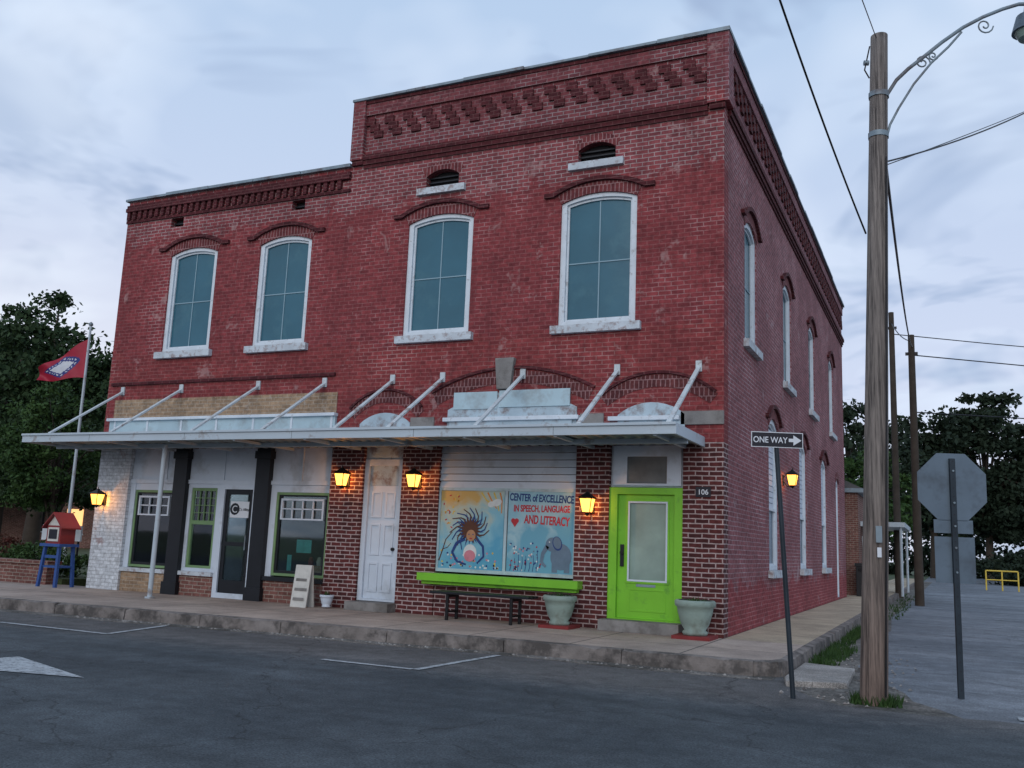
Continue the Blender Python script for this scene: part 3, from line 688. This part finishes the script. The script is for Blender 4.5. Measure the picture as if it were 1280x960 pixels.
# ------------------------------------------------------------------ GROUND
m=MB();m.add([(-600,-600,-.20),(600,-600,-.20),(600,600,-.20),(-600,600,-.20)],[(0,1,2,3)],'grass');m.build("ground",recalc=False)
m=MB();edge=[(-200,-3.0),(1.25,-2.4),(1.4,-3.25),(1.75,-3.9),(2.1,-4.35),(2.9,-4.42),(3.5,-4.3),(4.6,-4.38),(7,-4.3),(40,-4.4),(200,-4.4)]
m.prism('G',edge+[(200,-30),(-200,-30)],-.1801,-.18,'road');m.build("main_road")
m=MB();m.prism('G',[(1.4,-4.6),(13,-4.6),(13,160),(1.4,160)],-.1901,-.187,'road2');m.build("side_street")
m=MB();m.prism('G',[(1.3,-3.4),(1.6,-4.1),(2.3,-4.5),(3.3,-4.5),(3.0,-3.9),(2.75,-3.5),(2.65,-2.9),(2.25,-1.8),(1.95,-.5),(2.1,1.3),(1.8,3),(2.0,7),(1.75,12),(1.9,30),(2.0,60),(1.3,60),(1.3,-3)],-.186,-.183,'gravel');m.build("gravel_verge")
kl=[(1.32,60),(1.32,-2.25),(1.22,-2.55),(.95,-2.72),(-2.4,-2.74),(-6,-2.98),(-12,-3.35),(-30,-4.3)]
m=MB()
m.prism('G',[(1.20,-2.2),(1.10,-2.5),(.92,-2.60),(-2.4,-2.62),(-6,-2.86),(-12,-3.23),(-30,-4.18),(-30,.3),(0,.3),(0.0,.0),(1.20,.0)],-.25,0,'walk')
m.build("front_sidewalk")
m=MB();m.prism('G',[(0.0,.0),(1.20,.0),(1.20,60),(-.3,60),(-.3,19.0),(0.0,19.0)],-.25,-.002,'walk2');m.build("side_sidewalk")
m=MB()
def resample(pts,step):
    out=[Vector(pts[0])]
    for a,b in zip(pts,pts[1:]):
        a=Vector(a);b=Vector(b);n=max(1,round((b-a).length/step));out+=[a+(b-a)*i/n for i in range(1,n+1)]
    return out
kp=resample(kl,1.7)
for a,b in zip(kp,kp[1:]):
    t=(b-a).normalized();nn=Vector((t.y,-t.x))
    if nn.x>0 and a.x>1.2:nn=-nn
    if a.x<=1.2 and nn.y<0:nn=-nn
    k=9 if a.y<10 else 1
    jj=[[random.uniform(0,.022)*random.choice([.2,.4,1,1.8]) for _ in range(3)] for _ in range(k+1)]
    for i in range(k):
        p=a+(b-a)*i/k;q=a+(b-a)*(i+1)/k
        if i==0:p=p+t*.006
        if i==k-1:q=q-t*.006
        J0,J1=jj[i],jj[i+1]
        P=[(p-nn*J0[0],-.26),(q-nn*J1[0],-.26),(q+nn*.13,-.26),(p+nn*.13,-.26),(p+nn*(.005+J0[1]*.6),-.004-J0[2]),(q+nn*(.005+J1[1]*.6),-.004-J1[2]),(q+nn*.13,.003),(p+nn*.13,.003)]
        m.add([(u.x,u.y,z) for u,z in P],[(0,1,2,3),(4,7,6,5),(0,4,5,1),(2,6,7,3)]+([(3,7,4,0)] if i==0 else [])+([(1,5,6,2)] if i==k-1 else []),'kerb')
m.build("kerb")
m=MB();m.prism('G',[(1.34,-2.9),(1.42,-3.3),(2.05,-3.0),(2.0,-1.4),(1.34,-1.2)],-.2,-.12,'apron');m.build("concrete_ramp",bevel=.02)
m=MB();m.prism('G',[(-30,-4.55),(-12,-3.62),(-9,-3.52),(-6,-3.2),(-4,-3.2),(-2.4,-2.98),(-.5,-3.12),(1.0,-3.0),(1.2,-2.9),(1.2,-2.6),(-2.4,-2.6),(-12,-3.2),(-30,-4.1)],-.1798,-.176,'gravel');m.build("gutter")
def line(m,p,q,w,z=-.172):
    p=Vector(p);q=Vector(q);t=(q-p).normalized();nn=Vector((-t.y,t.x))*w/2
    m.add([(*(p-nn),z),(*(q-nn),z),(*(q+nn),z),(*(p+nn),z)],[(0,1,2,3)],'paint')
m=MB()
line(m,(-3.72,-5.03),(-2.47,-5.03),.09);line(m,(-2.42,-5.03),(-2.30,-3.1),.09)
line(m,(-9.74,-4.82),(-7.46,-4.85),.09);line(m,(-7.5,-4.82),(-7.85,-3.4),.09)
line(m,(-14.5,-4.95),(-12.6,-4.95),.09)
m.add([(-6.55,-8.2,-.172),(-4.55,-7.76,-.172),(-6.27,-7.15,-.172)],[(0,1,2)],'paint');line(m,(-8.5,-7.72),(-6.4,-7.70),.16)
m.build("road_markings",recalc=False)
m=MB()
for y in (8,11,14,17,22,27):line(m,(4.2,y),(8.5,y+1.2),.1,-.180)
line(m,(3.7,-4.0),(7.5,-4.0),.25,-.178)
m.build("parking_lines",recalc=False)
def tufts(name,areas,n,h,mat='leafl',zb=-.19):
    m=MB()
    for k in range(n):
        x0,x1,y0,y1=random.choice(areas);x=random.uniform(x0,x1);y=random.uniform(y0,y1)
        for j in range(5):
            a=random.uniform(0,6.28);hh=h*random.uniform(.4,1);p=Vector((x+random.uniform(-.03,.03),y+random.uniform(-.03,.03),zb));q=Vector((math.cos(a),math.sin(a),0))*.012
            d=Vector((random.uniform(-.5,.5)*hh,random.uniform(-.5,.5)*hh,hh));m.add([p-q,p+q,p+d],[(0,1,2)],mat)
    return m.build(name,recalc=False)
tufts("roadside_weeds",[(1.36,1.75,-1.2,1.8),(1.36,1.55,2,10),(1.4,2.0,10,30),(2.2,2.65,-4.15,-3.8),(1.4,1.6,-1,8),(1.36,1.9,4,7)],650,.14)
m=MB()
for k in range(420):
    if k%2:x=random.uniform(1.4,2.7);y=random.uniform(-4.3,1)
    else:x=random.uniform(-10,1.1);y=-2.85-.065*max(0,-2.4-x)-random.uniform(0,.12)
    s=random.uniform(.008,.028);z=-.178
    m.add([(x-s,y-s*.7,z),(x+s,y-s,z),(x+s*.8,y+s,z),(x-s*.7,y+s*.8,z),(x,y,z+s*.9)],[(0,1,4),(1,2,4),(2,3,4),(3,0,4)],random.choice(['apron','kerb','stone']))
m.build("loose_stones",recalc=False)

# ------------------------------------------------------------------ STREET POLES
U=empty("utility_pole",(2.40,-4.01,-.19));m=MB()
def lean(z):
    f=z/7.43;return Vector((2.40+.23*f,-4.01+.10*f,-.19+z))
seg=20;rows=16;v=[]
for i in range(rows+1):
    z=7.43*i/rows;c=lean(z);r=.138-.045*i/rows
    for k in range(seg):
        t=2*math.pi*k/seg;rr=r*(1+.02*math.sin(3*t+i*.3));v.append((c.x+rr*math.cos(t),c.y+rr*math.sin(t),c.z))
m.add(v,[(i*seg+k,i*seg+(k+1)%seg,(i+1)*seg+(k+1)%seg,(i+1)*seg+k) for i in range(rows) for k in range(seg)]+[tuple(range(rows*seg,rows*seg+seg))],'wood',True)
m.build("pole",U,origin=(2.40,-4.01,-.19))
m=MB();d=Vector((.907,.419,0))
def ap(u,z):
    c=lean(z+.19);return Vector((c.x,c.y,z))+d*u
m.tube([ap(.08,6.49),ap(.20,6.70),ap(.34,6.85),ap(.5,6.99),ap(.72,7.19),ap(.97,7.39),ap(1.2,7.53),ap(1.43,7.64),ap(1.62,7.71),ap(1.76,7.72)],.022,'coping')
m.tube([ap(.09,5.98),ap(.13,6.15),ap(.23,6.36),ap(.4,6.66),ap(.6,6.93),ap(.8,7.14),ap(.95,7.33)],.014,'coping')
def scroll(u,z,r0,turn=1):
    return [ap(u+r0*(1-i/22)*math.cos(turn*i*.5),z+r0*(1-i/22)*math.sin(turn*i*.5)) for i in range(19)]
m.tube(scroll(.50,6.93,.09),.009,'coping',6);m.tube(scroll(1.22,7.42,.10,-1),.009,'coping',6);m.tube(scroll(.62,7.02,.06,-1),.009,'coping',6)
for z in (6.49,6.0):m.cyl(lean(z+.17),lean(z+.23),.112,mat='coping')
m.cyl(ap(1.74,7.72),ap(1.74,7.56),.05,.07,'signback');m.cyl(ap(1.74,7.56),ap(1.74,7.36),.14,.19,'signback',20);m.cyl(ap(1.74,7.36),ap(1.74,7.28),.16,.12,'frost',20)
m.cyl(lean(7.1)+Vector((-.11,-.03,0)),lean(7.1)+Vector((-.16,-.05,.0)),.03,mat='coping')
m.tube([lean(7.3)+Vector((-.1,-.04,0)),lean(7.0)+Vector((-.15,-.07,0)),lean(6.9)+Vector((-.1,-.05,0))],.008,'iron')
for z in (2.15,5.87):m.cyl(lean(z),lean(z+.035),.132-.045*z/7.43,mat='coping')
m.box(2.47,2.53,-4.15,-4.12,1.45,1.62,'coping');m.box(2.48,2.52,-4.15,-4.12,1.30,1.40,'signwht')
m.tube([lean(5.9)+Vector((.09,-.09,0)),lean(3)+Vector((.11,-.09,0)),lean(.1)+Vector((.12,-.10,0))],.010,'iron')
m.build("lamp_arm_and_fittings",U)

def wire(name,pts,r,sag=0):
    m=MB();P=[]
    for a,b in zip(pts,pts[1:]):
        a=Vector(a);b=Vector(b)
        for i in range(16):
            t=i/16;p=a.lerp(b,t);p.z-=sag*4*t*(1-t);P.append(p)
    P.append(Vector(pts[-1]));m.tube(P,r,'iron',6);return m.build(name)
wire("overhead_wire",[(1.2,-11.,8.6),(1.94,-7.12,6.19),(2.44,-4.05,4.83)],.011,.06)
wire("overhead_wire",[(2.5,-9.6,5.4),(2.54,-6.84,6.35),(2.60,-3.95,7.20)],.006,.0)
wire("overhead_wire",[(2.66,-3.9,5.70),(5.2,1.5,8.8),(10,10,13)],.010,.12)
wire("overhead_wire",[(2.66,-3.9,5.66),(5.0,2.2,8.95),(10,12,13)],.006,.02)
wire("overhead_wire",[(2.66,-3.9,5.66),(2.25,19.8,8.6)],.018,.5)
wire("overhead_wire",[(2.25,19.8,8.8),(1.3,26,11.)],.02,.2)
wire("overhead_wire",[(2.25,19.8,8.3),(60,75,16)],.02,1.5);wire("overhead_wire",[(1.3,26,10.5),(60,80,18)],.02,1.5)
wire("overhead_wire",[(2.25,19.8,6.3),(60,75,13)],.02,1.0)
for (x,y,h,r) in ((2.22,19.8,9.2,.15),(1.32,26,11.6,.15)):
    e=empty("utility_pole",(x,y,-.19));m=MB();m.cyl((x,y,-.19),(x,y,h-.19),r,r*.7,'bark',14);m.box(x-.2,x+.2,y-.04,y+.04,h-.9,h-.8,'iron');m.build("pole",e,origin=(x,y,-.19))

# one way sign
e=empty("one_way_sign",(1.63,-4.2,-.18));m=MB();lt=Vector((-.145,-.067,0))
b0=Vector((1.63,-4.2,-.19));b1=b0+lt+Vector((0,0,2.74))
m.cyl(b0,b1,.026,.026,'grnpost',10)
m.build("post",e)
dd=Vector((.907,.419,0)).normalized();ang=math.atan2(dd.y,dd.x);ccen=b0+lt*.97+Vector((0,0,2.70))
def signpt(u,z,o):
    return ccen+dd*u+Vector((dd.y,-dd.x,0))*o+Vector((0,0,z))
def sbox(m,u0,u1,z0,z1,o0,o1,mat):
    v=[signpt(u,z,o) for u in (u0,u1) for o in (o0,o1) for z in (z0,z1)]
    m.add(v,[(0,1,3,2),(4,6,7,5),(0,4,5,1),(2,3,7,6),(0,2,6,4),(1,5,7,3)],mat)
def spoly(m,p,o0,o1,mat):
    n=len(p);v=[signpt(a,b,o0) for a,b in p]+[signpt(a,b,o1) for a,b in p]
    m.add(v,[tuple(range(n)),tuple(range(2*n-1,n-1,-1))]+[(i,(i+1)%n,(i+1)%n+n,i+n) for i in range(n)],mat)
m=MB();sbox(m,-.280,.280,-.084,.084,.03,.036,'signwht');sbox(m,-.272,.272,-.076,.076,.0361,.038,'signblk')
spoly(m,[(.125,-.018),(.175,-.018),(.175,-.056),(.262,0),(.175,.056),(.175,.018),(.125,.018)],.0382,.040,'signwht')
m.build("plate",e)
t=text("lettering","ONE WAY",.092,tuple(signpt(-.075,-.033,.0392)),'signwht',e,rotz=ang,ext=.0006,bold=.001);t.scale=(.86,1,1)

# stop sign seen from behind
e=empty("stop_sign",(3.21,-2.91,-.18));m=MB()
ccen=Vector((3.21,-2.91,-.18));dd=Vector((.93,.37,0)).normalized()
sbox(m,-.03,.03,0,2.62,-.0,.035,'grnpost')
for k in range(26):sbox(m,-.007,.007,.08+k*.1,.094+k*.1,.035,.0355,'signblk')
oc=[(.412*math.cos(math.radians(22.5+45*k)),2.30+.412*math.sin(math.radians(22.5+45*k))) for k in range(8)]
spoly(m,oc,-.012,-.006,'signback')
spoly(m,[(-.215,1.78),(.215,1.78),(.215,1.93),(-.215,1.93)],-.012,-.006,'signback')
spoly(m,[(-.215,1.23),(.225,1.23),(.225,1.74),(-.215,1.74)],-.010,-.004,'signback')
for z in (2.12,2.48,1.86,1.35,1.62):m.cyl(signpt(0,z,.035),signpt(0,z,.05),.012,mat='coping',seg=8)
m.build("post_and_plates",e)

m=MB();m.box(.22,.72,20.1,20.6,-.0,1.0,'black');m.box(.18,.76,20.06,20.64,1.0,1.12,'black');m.box(.3,.64,20.05,20.07,.85,.95,'dark');m.build("litter_bin",bevel=.03)
m=MB()
for x in (5.0,5.8,6.6):m.cyl((x,45,-.19),(x,45,.9),.04,mat=yel)
m.tube([(5.0,45,.9),(6.6,45,.9)],.04,yel);m.tube([(5.0,45,.4),(6.6,45,.4)],.03,yel);m.build("guard_rail")
e=empty("back_building",(-4,24,0));m=MB()
m.box(-9,.25,21,29,-.19,3.6,'bricklow');m.box(-9.2,.45,20.8,29.2,3.6,3.75,'coping')
m.prism('F',[(-9.2,3.75),(.45,3.75),(-4.3,6.0)],21,29,'roof')
m.box(.25,1.75,22,27.5,2.45,2.62,'awn');m.cyl((1.6,22.2,0),(1.6,22.2,2.45),.05,mat='awn');m.cyl((1.6,27.2,0),(1.6,27.2,2.45),.05,mat='awn')
m.box(.24,.30,22.6,23.6,0,2.1,'white');m.box(.24,.30,24.4,26,.9,2.1,'bluegl');m.build("shed",e)
m=MB();m.box(-22,-14.75,-.05,.25,-.2,.42,'bricklow');m.box(-22,-14.70,-.09,.29,.42,.50,'bricklow');m.build("low_brick_wall",bevel=.01)
m=MB();m.prism('G',[(-60,.25),(-14.6,.25),(-13.9,8),(-14,40),(-60,40)],-.2,.12,'grass');m.build("lawn")
WL=emis("warm_lit_window",(1,.55,.2),1.2)
def house(c,w,dp,h,rot,name="distant_house"):
    e=empty(name,c);e.rotation_euler[2]=rot;m=MB()
    def bb(*a):m.box(*a)
    bb(-w/2,w/2,-dp/2,dp/2,0,h,'bricklow');m.prism('S',[(-dp/2-.4,h),(dp/2+.4,h),(0,h+1.8)],-w/2-.3,w/2+.3,'roof')
    for k in range(4):
        x=-w/2+1+k*(w-2)/3;bb(x-.45,x+.45,-dp/2-.03,-dp/2,1.0,2.3,WL if k!=2 else 'dark');bb(x-.55,x+.55,-dp/2-.02,-dp/2,.92,1.0,'white')
    o=m.build("body",e);o.location=(0,0,0);return e
house((-52,28,-.1),12,7,3.2,.65);house((-38,26,-.1),9,6,3.,.4)
m=MB();m.box(-27,-25,9.5,9.56,.75,1.3,'signwht');m.cyl((-26.8,9.6,0),(-26.8,9.6,1.3),.04);m.cyl((-25.2,9.6,0),(-25.2,9.6,1.3),.04);m.build("white_yard_sign")
# buildings across the street (they stand behind the viewpoint and are mirrored by the shop windows)
e=empty("opposite_building",(-14,-38,0));m=MB()
m.box(-30,2,-44,-36,-.2,6.5,'bricklow');m.box(-30.1,2.1,-44.1,-35.9,6.5,6.7,'coping')
for k in range(8):
    x=-29+k*3.9;m.box(x,x+2.6,-36,-35.95,.5,2.6,'bluegl');m.box(x+.6,x+1.8,-36,-35.95,3.9,5.5,'bluegl');m.box(x-.1,x+2.7,-35.95,-35.85,2.6,2.9,'white')
m.build("shell",e).location-=Vector((0,0,0))

# flag
e=empty("flag_on_pole",(-17.0,2.2,0));m=MB();m.cyl((-16.95,2.2,0),(-17.0,2.2,6.45),.045,.03,'awn');m.lathe([(0,.12),(.05,.08),(.06,.03),(.03,0)],(-17.0,2.2,6.45),'coping',12);m.build("pole",e)
fr=flat("flag_red",(.34,.015,.04));fb=flat("flag_blue",(.02,.035,.18));fw=flat("flag_white",(.55,.58,.62))
m=MB();nu,nv=48,32;v=[]
du=Vector((-.86,-.50,0)).normalized()
for j in range(nv+1):
    for i in range(nu+1):
        a=i/nu;b=j/nv
        z=-(.85*a)*(1-b)-b*(1.02+.16*a)
        p=Vector((-17.03,2.2,6.1))+du*(a*1.15)+Vector((0,0,z+.03*math.sin(a*8)))+Vector((.5,-.86,0))*(.11*math.sin(a*9+b*4)*a)
        v.append(p)
for j in range(nv):
    for i in range(nu):
        a=(i+.5)/nu-.5;b=(j+.5)/nv-.5;dm=abs(a)/.40+abs(b)/.42
        mat=fr if dm>1.0 else (fb if dm>.60 else fw)
        if .74<dm<.86 and int(math.degrees(math.atan2(b,a))/9)%2==0:mat=fw
        k=j*(nu+1)+i;m.add([v[k],v[k+1],v[k+nu+2],v[k+nu+1]],[(0,1,2,3)],mat,True)
m.build("flag",e,recalc=False)

# ------------------------------------------------------------------ TREES
def leaves(pts,size,mat,name,parent=None,loc=(0,0,0)):
    n=len(pts);q=rng.normal(size=(n,3));q/=np.linalg.norm(q,axis=1)[:,None]
    r=rng.normal(size=(n,3));r-= (r*q).sum(1)[:,None]*q;r/=np.linalg.norm(r,axis=1)[:,None];t=np.cross(q,r)
    s=(size*rng.uniform(.6,1.3,n))[:,None]
    V=np.stack([pts-r*s*.6,pts-t*s*.35,pts+r*s*.6,pts+t*s*.35],1).reshape(-1,3)
    me=bpy.data.meshes.new(name);me.vertices.add(4*n);me.vertices.foreach_set("co",V.ravel())
    me.loops.add(4*n);me.loops.foreach_set("vertex_index",np.arange(4*n));me.polygons.add(n)
    me.polygons.foreach_set("loop_start",np.arange(0,4*n,4));me.polygons.foreach_set("loop_total",np.full(n,4));me.update()
    me.materials.append(M[mat]);o=bpy.data.objects.new(name,me);COL.objects.link(o)
    if parent:o.parent=parent
    o.location=loc;return o
def crown(c,rad,nclump,per,cr):
    P=[];cs=[]
    for k in range(nclump):
        d=rng.normal(size=3);d/=np.linalg.norm(d);rr=rng.uniform(.35,1.12)**.5
        cc=np.array(c)+d*np.array(rad)*rr;cs.append(cc)
        s=cr*rng.uniform(.5,1.25);P.append(cc+rng.normal(size=(per,3))*np.array([s,s,s*.55])*.45)
    return np.concatenate(P),cs
def tree(name,base,h,crowns,nclump,per,cr,leafsize,mat,tr=.25):
    e=empty(name,base);P=[]
    m2=MB()
    for (off,rad) in crowns:
        p,cs=crown(off,rad,nclump,per,cr);P.append(p)
        for k in range(0,min(len(cs),24)):
            cc=Vector(cs[k]);st=Vector((0,0,h*random.uniform(.25,.55)));mid=st.lerp(cc,.5)+Vector((0,0,.08*h))
            m2.tube([st,mid,cc],[tr*.35,tr*.2,tr*.05],'bark',6)
    m2.tube([(0,0,-.1),(tr*.3,0,h*.25),(0,tr*.3,h*.5),(0,0,h*.75)],[tr,tr*.8,tr*.6,tr*.3],'bark',10)
    o=m2.build("trunk_and_limbs",e);o.location=(0,0,0)
    leaves(np.concatenate(P),leafsize,mat,"foliage",e)
tree("oak_tree",(-36.5,16.5,0),12,[((0,0,8.4),(4.9,4.6,4.2)),((-5,3,7.0),(4,4,3.8)),((3.2,-1.5,6),(2.4,2.2,3.2))],80,170,1.1,.24,'leaf',.4)
tree("oak_tree",(-44,20,0),12,[((0,0,7.5),(5.5,5,4.6)),((-5,0,6),(5,4,4))],70,150,1.4,.32,'leaf',.4)
tree("small_tree",(-19.3,3.6,0),4.6,[((0,0,3.4),(1.55,1.5,1.65)),((-1.5,.6,3.0),(1.1,1.1,1.2))],65,140,.42,.10,'leafl',.09)
tree("small_tree",(-24.5,8.0,0),4.5,[((0,0,3.2),(2.4,2.0,1.6))],60,140,.6,.15,'leaf',.12)
p,_=crown((0,0,.45),(1.3,.5,.4),40,120,.3);leaves(p,.07,'leafr',"red_leaf_bush",loc=(-18.6,1.2,.1))
p,_=crown((0,0,.35),(1.6,.5,.35),40,120,.3);leaves(p,.07,'leafl',"green_shrub",loc=(-16.2,1.0,.1))
tree("pine_tree",(6.2,74,0),15,[((0,0,11),(3.8,3.5,4.6)),((1.5,0,6),(3.2,3,3))],70,150,1.2,.40,'leafd',.35)
tree("oak_tree",(11.5,78,0),13,[((0,0,7.5),(5.,4,4.8))],80,150,1.5,.45,'leafd',.35)
tree("oak_tree",(2.0,72,0),13,[((0,0,8.4),(4.4,4,5))],80,150,1.4,.42,'leafd',.35)
tree("oak_tree",(-3,55,0),12,[((0,0,7.6),(3.8,3.5,4.4))],70,150,1.2,.34,'leafd',.3)
tree("oak_tree",(-1.0,41,0),7,[((0,0,4.4),(2.6,2.4,2.8))],70,150,.8,.22,'leafl',.2)
p,_=crown((0,0,2.8),(40,4,4.2),240,130,2.2);leaves(p,.5,'leafd',"distant_tree_line",loc=(16,92,0))
p,_=crown((0,0,3),(70,5,4.2),220,120,3.);leaves(p,.7,'leafd',"distant_tree_line",loc=(-110,80,0))
p,_=crown((0,0,.9),(3.5,3,1.3),60,120,.9);leaves(p,.25,'leafd',"distant_shrubs",loc=(8.5,62,0))

# ------------------------------------------------------------------ SKY / LIGHT
w=bpy.data.worlds.new("World");sc.world=w;w.use_nodes=True;n=w.node_tree.nodes;l=w.node_tree.links
bg=n["Background"];bg.inputs[1].default_value=.13
EL=math.radians(20);AZ=math.radians(172)
sky=n.new("ShaderNodeTexSky");sky.sky_type='NISHITA';sky.sun_disc=False;sky.sun_elevation=EL;sky.sun_rotation=AZ
tc=n.new("ShaderNodeTexCoord").outputs["Generated"]
sp=n.new("ShaderNodeSeparateXYZ");l.new(tc,sp.inputs[0])
zc=math_(n,l,'MAXIMUM',sp.outputs[2],0.0)
den=math_(n,l,'ADD',zc,.22)
cb=n.new("ShaderNodeCombineXYZ");l.new(math_(n,l,'DIVIDE',sp.outputs[0],den),cb.inputs[0]);l.new(math_(n,l,'DIVIDE',sp.outputs[1],den),cb.inputs[1])
grad=n.new("ShaderNodeMapRange");l.new(zc,grad.inputs[0]);grad.inputs[2].default_value=.6
c=mix(n,l,grad.outputs[0],(5.6,5.8,7.1),(3.7,5.0,6.8))
n1=noise(n,l,cb.outputs[0],1.9,4,.66,.5);c=mix(n,l,mrange(n,l,n1,.50,.62,0,.8),c,(2.7,3.55,5.2))
n2=noise(n,l,cb.outputs[0],1.1,4,.62,.4);c=mix(n,l,mrange(n,l,n2,.50,.64,0,.75),c,(6.3,7.1,8.3))
vd=n.new("ShaderNodeVectorMath");vd.operation='DOT_PRODUCT';l.new(tc,vd.inputs[0]);vd.inputs[1].default_value=(-.80,.58,.12)
gl=math_(n,l,'MULTIPLY',mrange(n,l,vd.outputs["Value"],.80,1.,0,1),mrange(n,l,zc,.0,.35,1,0));c=mix(n,l,math_(n,l,'MULTIPLY',gl,.8),c,(7.6,7.4,7.7))
c=mix(n,l,.93,sky.outputs[0],c)
l.new(c,bg.inputs[0])
sd=bpy.data.lights.new("sun",'SUN');sd.energy=1.1;sd.angle=math.radians(45);sd.color=(1,.95,.92)
so=bpy.data.objects.new("sun",sd);COL.objects.link(so)
dirv=Vector((math.sin(AZ)*math.cos(EL),math.cos(AZ)*math.cos(EL),math.sin(EL)))
so.rotation_euler=dirv.to_track_quat('Z','Y').to_euler()

# ------------------------------------------------------------------ CAMERA
cd=bpy.data.cameras.new("camera");cam=bpy.data.objects.new("camera",cd);COL.objects.link(cam);sc.camera=cam
cd.sensor_width=36;cd.lens=32.66;cd.clip_end=3000
r=Vector((.90687,.41948,.04042));u=Vector((.03519,-.17094,.98465));b=Vector((.41995,-.89153,-.16978))
cam.matrix_world=Matrix(((r.x,u.x,b.x,3.149),(r.y,u.y,b.y,-14.589),(r.z,u.z,b.z,1.28),(0,0,0,1)))
sc.view_settings.view_transform='Standard';sc.view_settings.look='None';sc.view_settings.exposure=0
